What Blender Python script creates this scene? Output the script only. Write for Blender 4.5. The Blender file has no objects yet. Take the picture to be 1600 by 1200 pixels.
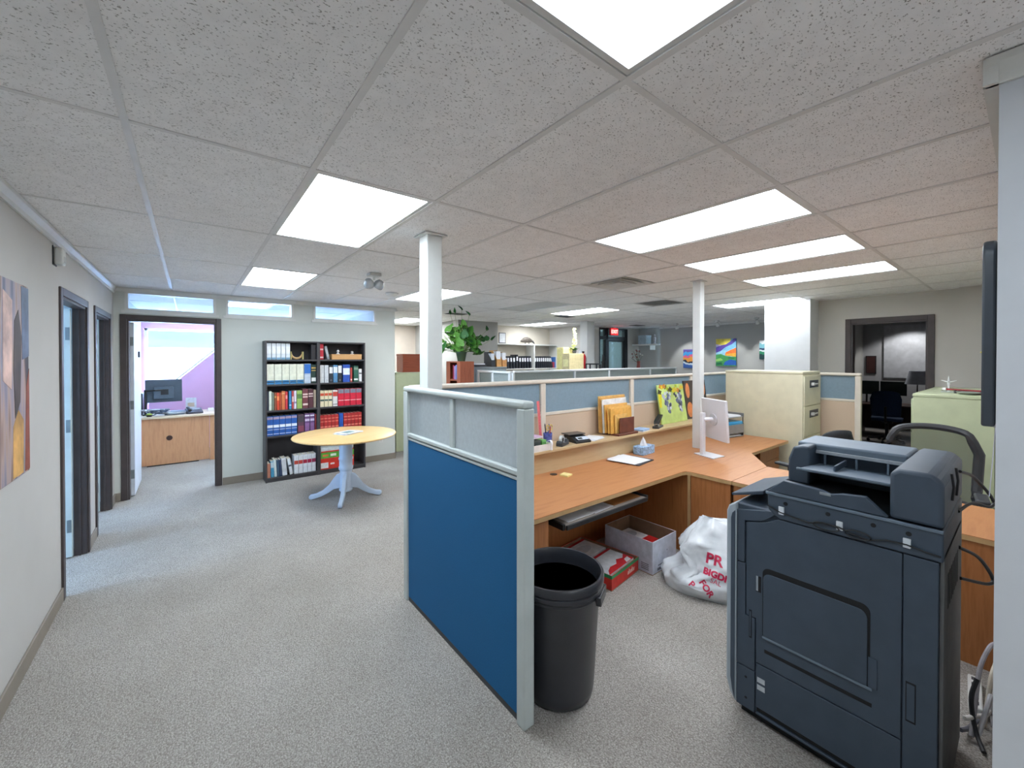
import bpy, bmesh, math, random
from mathutils import Vector, Matrix, Euler, noise as mnoise
from mathutils.bvhtree import BVHTree
random.seed(11)
scene = bpy.context.scene
COL = scene.collection
R = math.radians

# ---------------------------------------------------------------- camera
CAMH = 1.737
cam = bpy.data.cameras.new('camera'); camo = bpy.data.objects.new('camera', cam); COL.objects.link(camo)
cam.sensor_width = 36.0; cam.lens = 36.0 * 639.0 / 1600.0
cam.shift_y = -34.4 / 1600.0
cam.clip_start = 0.02; cam.clip_end = 400
camo.location = (0, 0, CAMH); camo.rotation_euler = (R(89.5), 0, R(-38.15))
scene.camera = camo
# ---------------------------------------------------------------- world, exposure
w = bpy.data.worlds.new('sky'); scene.world = w; w.use_nodes = True
nt = w.node_tree; nt.nodes.clear()
bg = nt.nodes.new('ShaderNodeBackground'); wo = nt.nodes.new('ShaderNodeOutputWorld')
bg.inputs[0].default_value = (0.48, 0.72, 1.0, 1); bg.inputs[1].default_value = 15.0
nt.links.new(bg.outputs[0], wo.inputs[0])
vs = scene.view_settings
vs.view_transform = 'Standard'; vs.look = 'None'; vs.gamma = 1.0; vs.use_curve_mapping = False
vs.exposure = 1.5
LAMP = 7.5          # luminous strength of the ceiling troffers
CZ = 2.60           # ceiling height

# ---------------------------------------------------------------- materials
def lin(c):
    return tuple(((v/255.0)/12.92 if v/255.0 <= 0.04045 else ((v/255.0+0.055)/1.055)**2.4) for v in c)
MATS = {}
def newmat(name):
    m = bpy.data.materials.new(name); m.use_nodes = True
    n = m.node_tree; n.nodes.clear()
    out = n.nodes.new('ShaderNodeOutputMaterial'); p = n.nodes.new('ShaderNodeBsdfPrincipled')
    n.links.new(p.outputs[0], out.inputs[0])
    return m, n, p, out
def coords(n, world=False):
    if world:
        return n.nodes.new('ShaderNodeNewGeometry').outputs['Position']
    return n.nodes.new('ShaderNodeTexCoord').outputs['Object']
def noise_node(n, vec, scale, detail=3, rough=0.55, stretch=None):
    if stretch:
        mp = n.nodes.new('ShaderNodeMapping'); mp.inputs['Scale'].default_value = stretch
        n.links.new(vec, mp.inputs['Vector']); vec = mp.outputs[0]
    t = n.nodes.new('ShaderNodeTexNoise'); t.inputs['Scale'].default_value = scale
    t.inputs['Detail'].default_value = detail; t.inputs['Roughness'].default_value = rough
    n.links.new(vec, t.inputs['Vector']); return t
def ramp(n, fac, stops, const=False):
    r = n.nodes.new('ShaderNodeValToRGB'); n.links.new(fac, r.inputs[0])
    if const: r.color_ramp.interpolation = 'CONSTANT'
    e = r.color_ramp.elements
    while len(e) < len(stops): e.new(0.5)
    for el, (p, c) in zip(e, stops):
        el.position = p; el.color = (*lin(c), 1) if len(c) == 3 else c
    return r
def add_bump(n, p, fac, strength, dist=0.002):
    b = n.nodes.new('ShaderNodeBump'); b.inputs['Strength'].default_value = strength
    b.inputs['Distance'].default_value = dist
    n.links.new(fac, b.inputs['Height']); n.links.new(b.outputs[0], p.inputs['Normal'])
def mat(name, c, rough=0.5, metal=0.0, var=0.05, scale=9.0, bump=0.0, bscale=None, spec=0.5, stretch=None, coat=0.0):
    if name in MATS: return MATS[name]
    m, n, p, o = newmat(name)
    t = noise_node(n, coords(n), scale, stretch=stretch)
    lo = tuple(v*(1-var) for v in c); hi = tuple(min(255, v*(1+var)) for v in c)
    r = ramp(n, t.outputs['Fac'], [(0.3, lo), (0.7, hi)])
    n.links.new(r.outputs[0], p.inputs['Base Color'])
    p.inputs['Roughness'].default_value = rough; p.inputs['Metallic'].default_value = metal
    p.inputs['Specular IOR Level'].default_value = spec
    p.inputs['Coat Weight'].default_value = coat
    if bump:
        t2 = noise_node(n, coords(n), bscale or scale*6, 2)
        add_bump(n, p, t2.outputs['Fac'], bump)
    MATS[name] = m; return m
def wood(name, c1, c2, axis=0, rough=0.4, scale=3.0, k=14):
    if name in MATS: return MATS[name]
    m, n, p, o = newmat(name)
    st = [k, k, k]; st[axis] = 1.0
    t = noise_node(n, coords(n), scale, 4, 0.6, tuple(st))
    r = ramp(n, t.outputs['Fac'], [(0.3, c1), (0.52, c2), (0.72, c1)])
    n.links.new(r.outputs[0], p.inputs['Base Color'])
    p.inputs['Roughness'].default_value = rough
    add_bump(n, p, t.outputs['Fac'], 0.06)
    MATS[name] = m; return m
def carpet():
    m, n, p, o = newmat('carpet loop pile')
    g = coords(n, True)
    t = noise_node(n, g, 150, 2, 0.7); t2 = noise_node(n, g, 1.1, 3, 0.6)
    v = n.nodes.new('ShaderNodeTexVoronoi'); v.inputs['Scale'].default_value = 170
    mp = n.nodes.new('ShaderNodeMapping'); mp.inputs['Scale'].default_value = (1.0, 0.55, 1.0)
    n.links.new(g, mp.inputs[0]); n.links.new(mp.outputs[0], v.inputs['Vector'])
    r = ramp(n, t.outputs['Fac'], [(0.28, (144, 138, 133)), (0.5, (194, 189, 183)), (0.72, (226, 222, 216))])
    r2 = ramp(n, t2.outputs['Fac'], [(0.3, (232, 230, 228)), (0.7, (255, 255, 255))])
    mx = n.nodes.new('ShaderNodeMixRGB'); mx.blend_type = 'MULTIPLY'; mx.inputs[0].default_value = 1
    n.links.new(r.outputs[0], mx.inputs[1]); n.links.new(r2.outputs[0], mx.inputs[2])
    r3 = ramp(n, v.outputs['Distance'], [(0.0, (255, 255, 255)), (0.75, (206, 204, 202))])
    mx2 = n.nodes.new('ShaderNodeMixRGB'); mx2.blend_type = 'MULTIPLY'; mx2.inputs[0].default_value = 1
    n.links.new(mx.outputs[0], mx2.inputs[1]); n.links.new(r3.outputs[0], mx2.inputs[2])
    n.links.new(mx2.outputs[0], p.inputs['Base Color'])
    p.inputs['Roughness'].default_value = 0.95; p.inputs['Specular IOR Level'].default_value = 0.1
    add_bump(n, p, v.outputs['Distance'], 0.6, 0.004)
    return m
def tile_mat():
    m, n, p, o = newmat('fissured mineral ceiling tile')
    g = coords(n, True)
    t = noise_node(n, g, 125, 2, 0.5, (1.0, 1.4, 1.0)); t2 = noise_node(n, g, 16, 2, 0.5); t3 = noise_node(n, g, 0.9, 2)
    r = ramp(n, t.outputs['Fac'], [(0.32, (168, 165, 160)), (0.385, (251, 250, 249))])
    r2 = ramp(n, t2.outputs['Fac'], [(0.35, (249, 249, 249)), (0.65, (255, 255, 255))])
    r3 = ramp(n, t3.outputs['Fac'], [(0.35, (250, 249, 248)), (0.65, (255, 255, 255))])
    prev = r.outputs[0]
    for rr in (r2, r3):
        mx = n.nodes.new('ShaderNodeMixRGB'); mx.blend_type = 'MULTIPLY'; mx.inputs[0].default_value = 1
        n.links.new(prev, mx.inputs[1]); n.links.new(rr.outputs[0], mx.inputs[2]); prev = mx.outputs[0]
    n.links.new(prev, p.inputs['Base Color'])
    p.inputs['Roughness'].default_value = 0.95; p.inputs['Specular IOR Level'].default_value = 0.1
    add_bump(n, p, r.outputs[0], 0.5, 0.004)
    return m
def emit(name, c, s):
    if name in MATS: return MATS[name]
    m, n, p, o = newmat(name)
    t = noise_node(n, coords(n), 90, 1)
    r = ramp(n, t.outputs['Fac'], [(0.3, tuple(v*0.97 for v in c)), (0.7, c)])
    n.links.new(r.outputs[0], p.inputs['Emission Color']); n.links.new(r.outputs[0], p.inputs['Base Color'])
    p.inputs['Emission Strength'].default_value = s; p.inputs['Roughness'].default_value = 0.5
    MATS[name] = m; return m
def glass(name, c=(235, 245, 248), rough=0.0, thin=0.85, frost=0.0):
    """thin sheet: transparent + glossy, or frosted: translucent + diffuse + a little clear"""
    if name in MATS: return MATS[name]
    m, n, p, o = newmat(name)
    t = noise_node(n, coords(n), 40, 2)
    r = ramp(n, t.outputs['Fac'], [(0.3, tuple(v*0.96 for v in c)), (0.7, c)])
    n.links.new(r.outputs[0], p.inputs['Base Color'])
    p.inputs['Roughness'].default_value = 0.08 if not frost else 0.45
    if frost:
        q = n.nodes.new('ShaderNodeBsdfTranslucent'); n.links.new(r.outputs[0], q.inputs[0])
    else:
        q = n.nodes.new('ShaderNodeBsdfTransparent'); q.inputs[0].default_value = (*lin(c), 1)
    mx = n.nodes.new('ShaderNodeMixShader'); mx.inputs[0].default_value = frost if frost else thin
    n.links.new(p.outputs[0], mx.inputs[1]); n.links.new(q.outputs[0], mx.inputs[2])
    n.links.new(mx.outputs[0], o.inputs[0])
    MATS[name] = m; return m
def bands(name, stops, scale=2.5, dist=0.5, axis='Z', rough=0.5, warp=(1, 1, 1)):
    """flat painted picture: generated height warped by noise, read through a hard ramp"""
    m, n, p, o = newmat(name)
    tc = n.nodes.new('ShaderNodeTexCoord').outputs['Generated']
    t = noise_node(n, tc, scale, 2, 0.5, warp)
    sp = n.nodes.new('ShaderNodeSeparateXYZ'); n.links.new(tc, sp.inputs[0])
    a = n.nodes.new('ShaderNodeMath'); a.operation = 'MULTIPLY_ADD'
    s = n.nodes.new('ShaderNodeMath'); s.operation = 'SUBTRACT'; s.inputs[1].default_value = 0.5
    n.links.new(t.outputs['Fac'], s.inputs[0]); n.links.new(s.outputs[0], a.inputs[0])
    a.inputs[1].default_value = dist; n.links.new(sp.outputs[axis], a.inputs[2])
    r = ramp(n, a.outputs[0], stops, True)
    n.links.new(r.outputs[0], p.inputs['Base Color']); p.inputs['Roughness'].default_value = rough
    return m
def marble_bands(name, stops, scale=4, rough=0.6, warp=(1, 1, 1)):
    m, n, p, o = newmat(name)
    tc = n.nodes.new('ShaderNodeTexCoord').outputs['Generated']
    t = noise_node(n, tc, scale, 2, 0.5, warp)
    r = ramp(n, t.outputs['Fac'], stops, False)
    n.links.new(r.outputs[0], p.inputs['Base Color']); p.inputs['Roughness'].default_value = rough
    return m

# ---------------------------------------------------------------- mesh builder
class MB:
    def __init__(s): s.v = []; s.f = []
    def add(s, vs, fs):
        k = len(s.v); s.v += [tuple(v) for v in vs]; s.f += [tuple(i+k for i in f) for f in fs]; return s
    def box(s, x0, x1, y0, y1, z0, z1):
        return s.add([(x0,y0,z0),(x1,y0,z0),(x1,y1,z0),(x0,y1,z0),(x0,y0,z1),(x1,y0,z1),(x1,y1,z1),(x0,y1,z1)],
                     [(0,3,2,1),(4,5,6,7),(0,1,5,4),(1,2,6,5),(2,3,7,6),(3,0,4,7)])
    def obox(s, c, size, rot=(0,0,0)):
        m = Euler([R(a) for a in rot]).to_matrix(); h = [v/2 for v in size]
        vs = [Vector(c) + m @ Vector((sx*h[0], sy*h[1], sz*h[2])) for sx,sy,sz in
              [(-1,-1,-1),(1,-1,-1),(1,1,-1),(-1,1,-1),(-1,-1,1),(1,-1,1),(1,1,1),(-1,1,1)]]
        return s.add(vs, [(0,3,2,1),(4,5,6,7),(0,1,5,4),(1,2,6,5),(2,3,7,6),(3,0,4,7)])
    def prism(s, poly, a0, a1, axis='z'):
        """poly (p,q) counter-clockwise; axis z: (x,y), axis x: (y,z), axis y: (x,z)"""
        def pt(p, a):
            return {'z': (p[0], p[1], a), 'x': (a, p[0], p[1]), 'y': (p[0], a, p[1])}[axis]
        n = len(poly); vs = [pt(p, a0) for p in poly] + [pt(p, a1) for p in poly]
        fs = [tuple(range(n))[::-1], tuple(range(n, 2*n))] + [(i, (i+1) % n, n+(i+1) % n, n+i) for i in range(n)]
        return s.add(vs, fs)
    def tube(s, path, r, n=8, closed=False, cap=True):
        P = [Vector(p) for p in path]; rings = []; up = Vector((0,0,1)); N = len(P)
        rs = r if isinstance(r, (list, tuple)) else [r]*N
        for i, p in enumerate(P):
            a = P[(i-1) % N] if closed or i > 0 else p; b = P[(i+1) % N] if closed or i < N-1 else p
            d = (b-a).normalized() if (b-a).length > 1e-9 else Vector((0,0,1))
            u = up if abs(d.dot(up)) < 0.97 else Vector((1,0,0))
            x = d.cross(u).normalized(); y = d.cross(x).normalized()
            rings.append([p + rs[i]*(math.cos(2*math.pi*k/n)*x + math.sin(2*math.pi*k/n)*y) for k in range(n)])
        vs = [q for rg in rings for q in rg]; fs = []
        for i in range(N if closed else N-1):
            j = (i+1) % N
            for k in range(n):
                l = (k+1) % n; fs.append((i*n+k, j*n+k, j*n+l, i*n+l))
        if not closed and cap:
            fs.append(tuple(range(n))); fs.append(tuple((N-1)*n+k for k in range(n))[::-1])
        return s.add(vs, fs)
    def cyl(s, p0, p1, r0, r1=None, n=16):
        return s.tube([p0, p1], [r0, r0 if r1 is None else r1], n)
    def lathe(s, prof, c=(0,0,0), n=28, sx=1.0, sy=1.0):
        vs = []; fs = []; m = len(prof)
        for r, z in prof:
            for k in range(n):
                a = 2*math.pi*k/n; vs.append((c[0]+sx*r*math.cos(a), c[1]+sy*r*math.sin(a), c[2]+z))
        for i in range(m-1):
            for k in range(n):
                l = (k+1) % n; fs.append((i*n+k, i*n+l, (i+1)*n+l, (i+1)*n+k))
        if prof[0][0] > 1e-6: fs.append(tuple(range(n))[::-1])
        if prof[-1][0] > 1e-6: fs.append(tuple((m-1)*n+k for k in range(n)))
        return s.add(vs, fs)
    def grid(s, fn, nu, nv):
        vs = [fn(i/nu, j/nv) for i in range(nu+1) for j in range(nv+1)]
        fs = [(i*(nv+1)+j, (i+1)*(nv+1)+j, (i+1)*(nv+1)+j+1, i*(nv+1)+j+1) for i in range(nu) for j in range(nv)]
        return s.add(vs, fs)
    def mesh(s, name, m, smooth=False, recalc=False):
        me = bpy.data.meshes.new(name); me.from_pydata(s.v, [], s.f); me.validate()
        if recalc or True:
            b = bmesh.new(); b.from_mesh(me); bmesh.ops.recalc_face_normals(b, faces=b.faces); b.to_mesh(me); b.free()
        me.materials.append(m)
        if smooth:
            me.polygons.foreach_set('use_smooth', [True]*len(me.polygons))
            me.set_sharp_from_angle(angle=R(38))
        return me
    def build(s, name, m, parent=None, loc=(0,0,0), rot=(0,0,0), smooth=False, bevel=0.0, seg=2, solid=0.0, sub=0):
        return link(name, s.mesh(name, m, smooth or bevel > 0), parent, loc, rot, bevel, seg, solid, sub)
def link(name, me, parent=None, loc=(0,0,0), rot=(0,0,0), bevel=0.0, seg=2, solid=0.0, sub=0):
    o = bpy.data.objects.new(name, me); COL.objects.link(o)
    o.location = loc; o.rotation_euler = rot
    if parent: o.parent = parent
    if solid:
        d = o.modifiers.new('solid', 'SOLIDIFY'); d.thickness = solid; d.offset = 0
    if bevel:
        d = o.modifiers.new('bevel', 'BEVEL'); d.width = bevel; d.segments = seg; d.limit_method = 'ANGLE'; d.angle_limit = R(40)
    if sub:
        d = o.modifiers.new('sub', 'SUBSURF'); d.levels = sub; d.render_levels = sub
    return o
def tag(o, label, cat, group=None):
    o['label'] = label; o['category'] = cat
    if group: o['group'] = group
    return o
def thing(name, label, cat, loc=(0,0,0), rz=0.0, group=None):
    o = bpy.data.objects.new(name, None); COL.objects.link(o); o.empty_display_size = 0.05
    o.location = loc; o.rotation_euler = (0, 0, R(rz)); return tag(o, label, cat, group)
def struct(o): o['kind'] = 'structure'; return o
def sroot(name, loc=(0,0,0)):
    o = bpy.data.objects.new(name, None); COL.objects.link(o); o.empty_display_size = 0.05; o.location = loc
    return struct(o)
def bx(name, m, parent, x0, x1, y0, y1, z0, z1, bevel=0.0, **k):
    return MB().box(x0, x1, y0, y1, z0, z1).build(name, m, parent, bevel=bevel, **k)
def txt(s, size, name, m, parent, loc, rot, depth=0.002, align='CENTER', shear=0.0, bold=0.0):
    cu = bpy.data.curves.new('t', 'FONT'); cu.body = s; cu.size = size; cu.extrude = depth; cu.align_x = align
    cu.shear = shear; cu.offset = bold; cu.resolution_u = 3
    o = bpy.data.objects.new('t', cu); COL.objects.link(o)
    dg = bpy.context.evaluated_depsgraph_get(); dg.update()
    me = bpy.data.meshes.new_from_object(o.evaluated_get(dg)); me.name = name
    bpy.data.objects.remove(o); bpy.data.curves.remove(cu)
    me.materials.clear(); me.materials.append(m)
    return link(name, me, parent, loc, rot)
ORD = ['zeroth', 'first', 'second', 'third', 'fourth', 'fifth', 'sixth', 'seventh', 'eighth', 'ninth', 'tenth', 'eleventh', 'twelfth',
       'thirteenth', 'fourteenth', 'fifteenth', 'sixteenth', 'seventeenth', 'eighteenth', 'nineteenth', 'twentieth']

# common materials
M_wall_l = mat('wall paint warm grey', (190, 186, 181), 0.85, var=0.015, scale=2, bump=0.03, bscale=180)
M_wall_b = mat('wall paint pale sage white', (207, 210, 204), 0.85, var=0.012, scale=2, bump=0.03, bscale=180)
M_wall_f = mat('wall paint cream', (206, 202, 195), 0.85, var=0.015, scale=2)
M_wall_g = mat('wall paint mid grey', (172, 171, 166), 0.85, var=0.015, scale=2)
M_wall_p = mat('wall paint purple', (214, 168, 204), 0.8, var=0.02, scale=2)
M_white = mat('white gloss trim', (216, 216, 212), 0.45, var=0.02)
M_frame = mat('dark brown door casing', (74, 65, 64), 0.45, var=0.06)
M_base = mat('taupe vinyl baseboard', (140, 130, 118), 0.6, var=0.03)
M_carpet = carpet()
M_tile = tile_mat()
M_bar = mat('white enamelled grid bar', (222, 220, 217), 0.5, var=0.02)
M_lamp = emit('lit prismatic diffuser', (238, 247, 255), LAMP)
M_lamp_old = emit('lit diffuser with ageing tubes', (226, 242, 255), LAMP*0.3)
M_lamp_mid = emit('lit diffuser slightly dimmer', (234, 246, 255), LAMP*0.85)
M_lamp_far = emit('lit diffuser in the far hall', (240, 247, 255), LAMP*1.7)
M_lamp_recess = emit('lit diffuser above the recess', (240, 247, 255), LAMP*0.75)
M_lamp_row = emit('lit diffuser above the desks', (238, 246, 255), LAMP*0.58)
M_black = mat('black plastic', (26, 27, 29), 0.45, var=0.1)
M_dgrey = mat('dark grey plastic', (62, 64, 68), 0.5, var=0.06)
M_steel = mat('brushed steel', (175, 176, 178), 0.35, 0.9, var=0.04)
M_paper = mat('white paper', (232, 233, 236), 0.8, var=0.015)
M_pages = mat('book pages', (222, 216, 202), 0.9, var=0.05, scale=60, stretch=(1, 1, 12))

# ================================================================= STRUCTURE
struct(bx('floor', M_carpet, None, -4.2, 13.6, -3.6, 11.2, -0.08, 0.0))
ceil = struct(bx('ceiling', mat('plenum board', (190, 188, 184), 0.9), None, -4.2, 13.6, -3.6, 11.2, CZ+0.03, CZ+0.12))

def wall(name, axis, a0, a1, t0, t1, m, openings=(), z0=0.0, z1=CZ+0.02):
    A = sorted({a0, a1, *[v for o in openings for v in o[:2]]}); Z = sorted({z0, z1, *[v for o in openings for v in o[2:]]})
    b = MB()
    for i in range(len(A)-1):
        # merge vertically where possible
        run = None
        for j in range(len(Z)-1):
            ca, cz = (A[i]+A[i+1])/2, (Z[j]+Z[j+1])/2
            solid = not any(o[0] < ca < o[1] and o[2] < cz < o[3] for o in openings)
            if solid: run = [run[0] if run else Z[j], Z[j+1]]
            if run and (not solid or j == len(Z)-2):
                if axis == 'x': b.box(A[i], A[i+1], t0, t1, *run)
                else: b.box(t0, t1, A[i], A[i+1], *run)
                run = None
    return struct(b.build(name, m))
XL = -0.735; YB = 6.85
wall('wall_left', 'y', -3.4, 6.97, XL-0.08, XL, M_wall_l, [(4.33, 5.21, 0, 2.19), (5.66, 6.54, 0, 2.19)])
TR = [(-0.63, 0.275, 2.325, 2.555), (0.38, 1.215, 2.325, 2.555), (1.49, 2.455, 2.33, 2.555)]
DB = (-0.615, 0.27, 0, 2.215)
wall('wall_back', 'x', XL, 2.79, YB, YB+0.12, M_wall_b, TR+[DB])
wall('wall_corridor', 'y', -3.4, 0.065, 1.837, 1.95, mat('wall paint cool white', (206, 208, 212), 0.85, var=0.01))  # one even, slightly bluish white over the whole corridor wall
wall('wall_near', 'x', 1.95, 7.45, -0.06, 0.065, M_wall_l)
wall('wall_behind', 'x', XL, 1.95, -3.5, -3.4, M_wall_l)
wall('wall_doorway', 'y', -0.06, 2.02, 7.45, 7.57, M_wall_f, [(0.835, 1.61, 0, 2.235)])
wall('wall_jog', 'y', 0.065, 0.56, 7.36, 7.45, M_wall_f)
wall('wall_pillar', 'y', 2.0, 2.60, 7.08, 7.57, mat('pillar paint white', (222, 223, 224), 0.8, var=0.01))
wall('wall_side', 'x', 7.57, 13.32, 2.62, 2.74, M_wall_g)
wall('wall_painting', 'y', 2.74, 6.33, 10.15, 10.27, M_wall_g)
wall('wall_niche', 'y', 6.33, 7.27, 10.35, 10.47, M_wall_g)
wall('wall_entry', 'x', 8.15, 10.35, 7.15, 7.27, M_wall_f, [(8.57, 9.83, 0, 2.57)])
wall('wall_column', 'y', 6.40, 6.62, 7.25, 7.5, mat('column paint white', (214, 214, 212), 0.8, var=0.01))
wall('wall_recess', 'y', 7.27, 8.62, 8.15, 8.27, M_wall_f)
wall('wall_shelf', 'x', 5.8, 8.27, 8.62, 8.74, mat('wall paint ivory', (214, 206, 192), 0.85, var=0.01))
wall('wall_block', 'y', 7.97, 10.2, 4.73, 5.82, M_wall_g)
wall('wall_far', 'x', 2.67, 4.73, 10.2, 10.32, mat('wall paint beige', (196, 184, 170), 0.85, var=0.015))
wall('wall_passage', 'y', 6.97, 10.2, 2.67, 2.79, M_wall_b)
# office behind the back wall
wall('wall_office_left', 'y', 6.97, 10.7, -0.87, -0.75, mat('office paint white', (214, 218, 224), 0.85, var=0.01))
wall('wall_office_right', 'y', 10.2, 10.7, 2.67, 2.79, M_wall_p)
wall('wall_office_window', 'x', -0.75, 2.67, 10.6, 10.72, M_wall_p, [(-0.70, 2.5, 0.85, 2.325)])
# rooms behind the two left doors
M_lroom = mat('side room paint', (206, 214, 216), 0.85, var=0.01)
wall('wall_side_room', 'x', -3.6, XL-0.08, 5.40, 5.50, M_lroom)
wall('wall_side_room_near', 'x', -3.6, XL-0.08, 3.5, 3.6, M_lroom)
wall('wall_side_room_far', 'x', -3.6, -0.815, 6.97, 7.07, M_lroom)
wall('wall_side_window', 'y', 3.5, 7.07, -3.7, -3.6, M_lroom, [(3.9, 5.1, 0.9, 2.2), (5.8, 6.7, 0.9, 2.2)])
# room behind the doorway
M_droom = mat('inner office paint', (168, 168, 170), 0.85, var=0.02)
wall('wall_inner_back', 'y', -0.06, 2.62, 13.2, 13.32, M_droom)
wall('wall_inner_near', 'x', 7.57, 13.2, -0.06, 0.06, M_droom)
# vestibule beyond the entry door
M_vest = mat('vestibule paint', (170, 186, 186), 0.8, var=0.02)
wall('wall_vestibule', 'x', 8.15, 10.47, 9.0, 9.1, M_vest)
wall('wall_vestibule_side', 'y', 7.27, 9.0, 10.47, 10.57, M_vest)
wall('wall_outer', 'y', 8.74, 9.1, 8.05, 8.15, M_vest)

# ----------------------------------------------------------------- ceiling grid
GX, GY, PX, PY = 0.628, 1.256, 0.443, 0.788
def gx(k): return PX + GX*k
def gy(k): return PY + GY*k
TROFFER = {(0,1):'above the passage beside the thick white post', (0,3):'nearest the glazed transoms of the back wall', (3,3):'behind the thick white post',
           (3,0):'nearest the camera in the right-hand row above the desks', (5,0):'middle one of the right-hand row above the desks',
           (7,0):'farthest of the right-hand row above the desks', (10,1):'in front of the big white pillar',
           (8,3):'in the far middle above the second partition', (10,5):'above the recess with the row of binders',
           (0,-1):'at the top edge, directly overhead', (5,6):'in the passage beyond the back wall', (0,-3):'added unseen in the passage behind the camera', (0,5):'inside the office behind the transoms'}  # troffer behind the camera is added, unseen, to brighten the near end
OFF = (6, 3)
skip = set(TROFFER) | {OFF}
full = MB().box(-GX/2+0.004, GX/2-0.004, -GY/2+0.004, GY/2-0.004, 0, 0.016).mesh('ceiling_tile', M_tile)
half = MB().box(-GX/2+0.004, GX/2-0.004, -GY/4+0.004, GY/4-0.004, 0, 0.016).mesh('ceiling_tile', M_tile)
VENT = {(5,1): 1, (8,2): 0}     # cell: which half holds the grille (0 near, 1 far)
X_MIN, X_MAX, Y_MIN, Y_MAX = XL, 10.3, -3.4, 10.5
for i in range(-2, 16):
    for j in range(-4, 8):
        x0, x1, y0, y1 = max(gx(i), X_MIN), min(gx(i+1), X_MAX), max(gy(j), Y_MIN), min(gy(j+1), Y_MAX)
        if x1-x0 < 0.05 or y1-y0 < 0.05 or (i, j) in skip: continue
        if (x0 > 1.95 and y1 < 0) or (x0 < 2.6 and y0 > 10.4) or (x0 > 8.2 and y0 > 7.2): continue
        if (i, j) in VENT:
            hcell = 1 - VENT[(i, j)]
            link('ceiling_tile', half, ceil, (gx(i)+GX/2, gy(j)+GY/4+GY/2*hcell, CZ+0.005)); continue
        if x1-x0 > GX-0.01 and y1-y0 > GY-0.01:
            t = link('ceiling_tile', full, ceil, (gx(i)+GX/2, gy(j)+GY/2, CZ+0.004 + random.uniform(-0.001, 0.002)))
            t.rotation_euler = (random.uniform(-0.0012, 0.0012), random.uniform(-0.0015, 0.0015), 0)
        else:
            bx('ceiling_tile', M_tile, ceil, x0+0.004, x1-0.004, y0+0.004, y1-0.004, CZ+0.004, CZ+0.020)
for i in range(-1, 16):
    bx('grid_bar', M_bar, ceil, gx(i)-0.012, gx(i)+0.012, Y_MIN if gx(i) < 1.8 else 0.0, Y_MAX, CZ, CZ+0.03)
for j in range(-3, 8):
    bx('grid_bar', M_bar, ceil, X_MIN, 1.84 if gy(j) < 0 else X_MAX, gy(j)-0.011, gy(j)+0.011, CZ+0.001, CZ+0.03)
for (i, j), where in TROFFER.items():
    t = thing('ceiling_light', 'lit fluorescent ceiling troffer ' + where, 'ceiling light', (gx(i)+GX/2, gy(j)+GY/2, CZ+0.004), 0, 'recessed fluorescent troffers')
    w2, l2 = GX/2-0.014, GY/2-0.014
    fr = MB()
    for a in ((-w2, -w2+0.02, -l2, l2), (w2-0.02, w2, -l2, l2), (-w2+0.02, w2-0.02, -l2, -l2+0.02), (-w2+0.02, w2-0.02, l2-0.02, l2)):
        fr.box(*a, 0.0, 0.02)
    fr.build('frame', M_white, t)
    bx('diffuser', {(0,-1): M_lamp_old, (0,1): M_lamp_mid, (0,3): M_lamp_mid, (3,0): M_lamp_row, (5,0): M_lamp_row, (7,0): M_lamp_row, (8,3): M_lamp_far, (10,5): M_lamp_recess, (5,6): M_lamp_far}.get((i, j), M_lamp), t, -w2+0.02, w2-0.02, -l2+0.02, l2-0.02, 0.006, 0.014)
t = thing('ceiling_light', 'unlit grey ceiling troffer between the square diffuser and the far lit one', 'ceiling light', (gx(6)+GX/2, gy(3)+GY/2, CZ+0.004))
bx('diffuser', mat('unlit diffuser', (190, 192, 190), 0.4), t, -0.29, 0.29, -0.6, 0.6, 0.004, 0.012)
bx('frame', M_white, t, -0.30, 0.30, -0.615, 0.615, 0.012, 0.02)
# square air diffuser with stepped cones, and a dark return grille
t = thing('air_diffuser', 'square stepped air diffuser in the ceiling left of the thin white post', 'air vent', (gx(5)+GX/2, gy(1)+GY*0.75, CZ))
for k, (a, b_) in enumerate(((0.30, 0.25), (0.225, 0.185), (0.16, 0.125))):
    q = MB(); z = -0.004*k
    for s in range(4):
        c, d = math.cos(s*math.pi/2), math.sin(s*math.pi/2)
        rot = lambda x, y: (c*x-d*y, d*x+c*y)
        p = [(*rot(-a, -a), z+0.0), (*rot(a, -a), z), (*rot(b_, -b_), z+0.035), (*rot(-b_, -b_), z+0.035)]
        q.add(p, [(0, 1, 2, 3)])
    q.build('cone', M_white, t, solid=0.004)
bx('centre_plate', M_white, t, -0.105, 0.105, -0.105, 0.105, -0.012, -0.006)
bx('throat', M_black, t, -0.29, 0.29, -0.29, 0.29, 0.036, 0.04)
t = thing('air_vent', 'dark return air grille in the ceiling behind the stepped diffuser', 'air vent', (gx(8)+GX/2, gy(2)+GY*0.25, CZ))
for k in range(14): MB().obox((0, -0.27+k*0.0415, 0.012), (0.56, 0.034, 0.003), (20, 0, 0)).build('louvre', mat('pale grey louvre', (176, 176, 174), 0.5), t)
f_ = MB(); f_.box(-.3,.3,-.3,-.28,0,.016).box(-.3,.3,.28,.3,0,.016).box(-.3,-.28,-.28,.28,0,.016).box(.28,.3,-.28,.28,0,.016); f_.build('frame', M_white, t)
bx('throat', M_dgrey, t, -0.28, 0.28, -0.28, 0.28, 0.022, 0.026)
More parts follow.
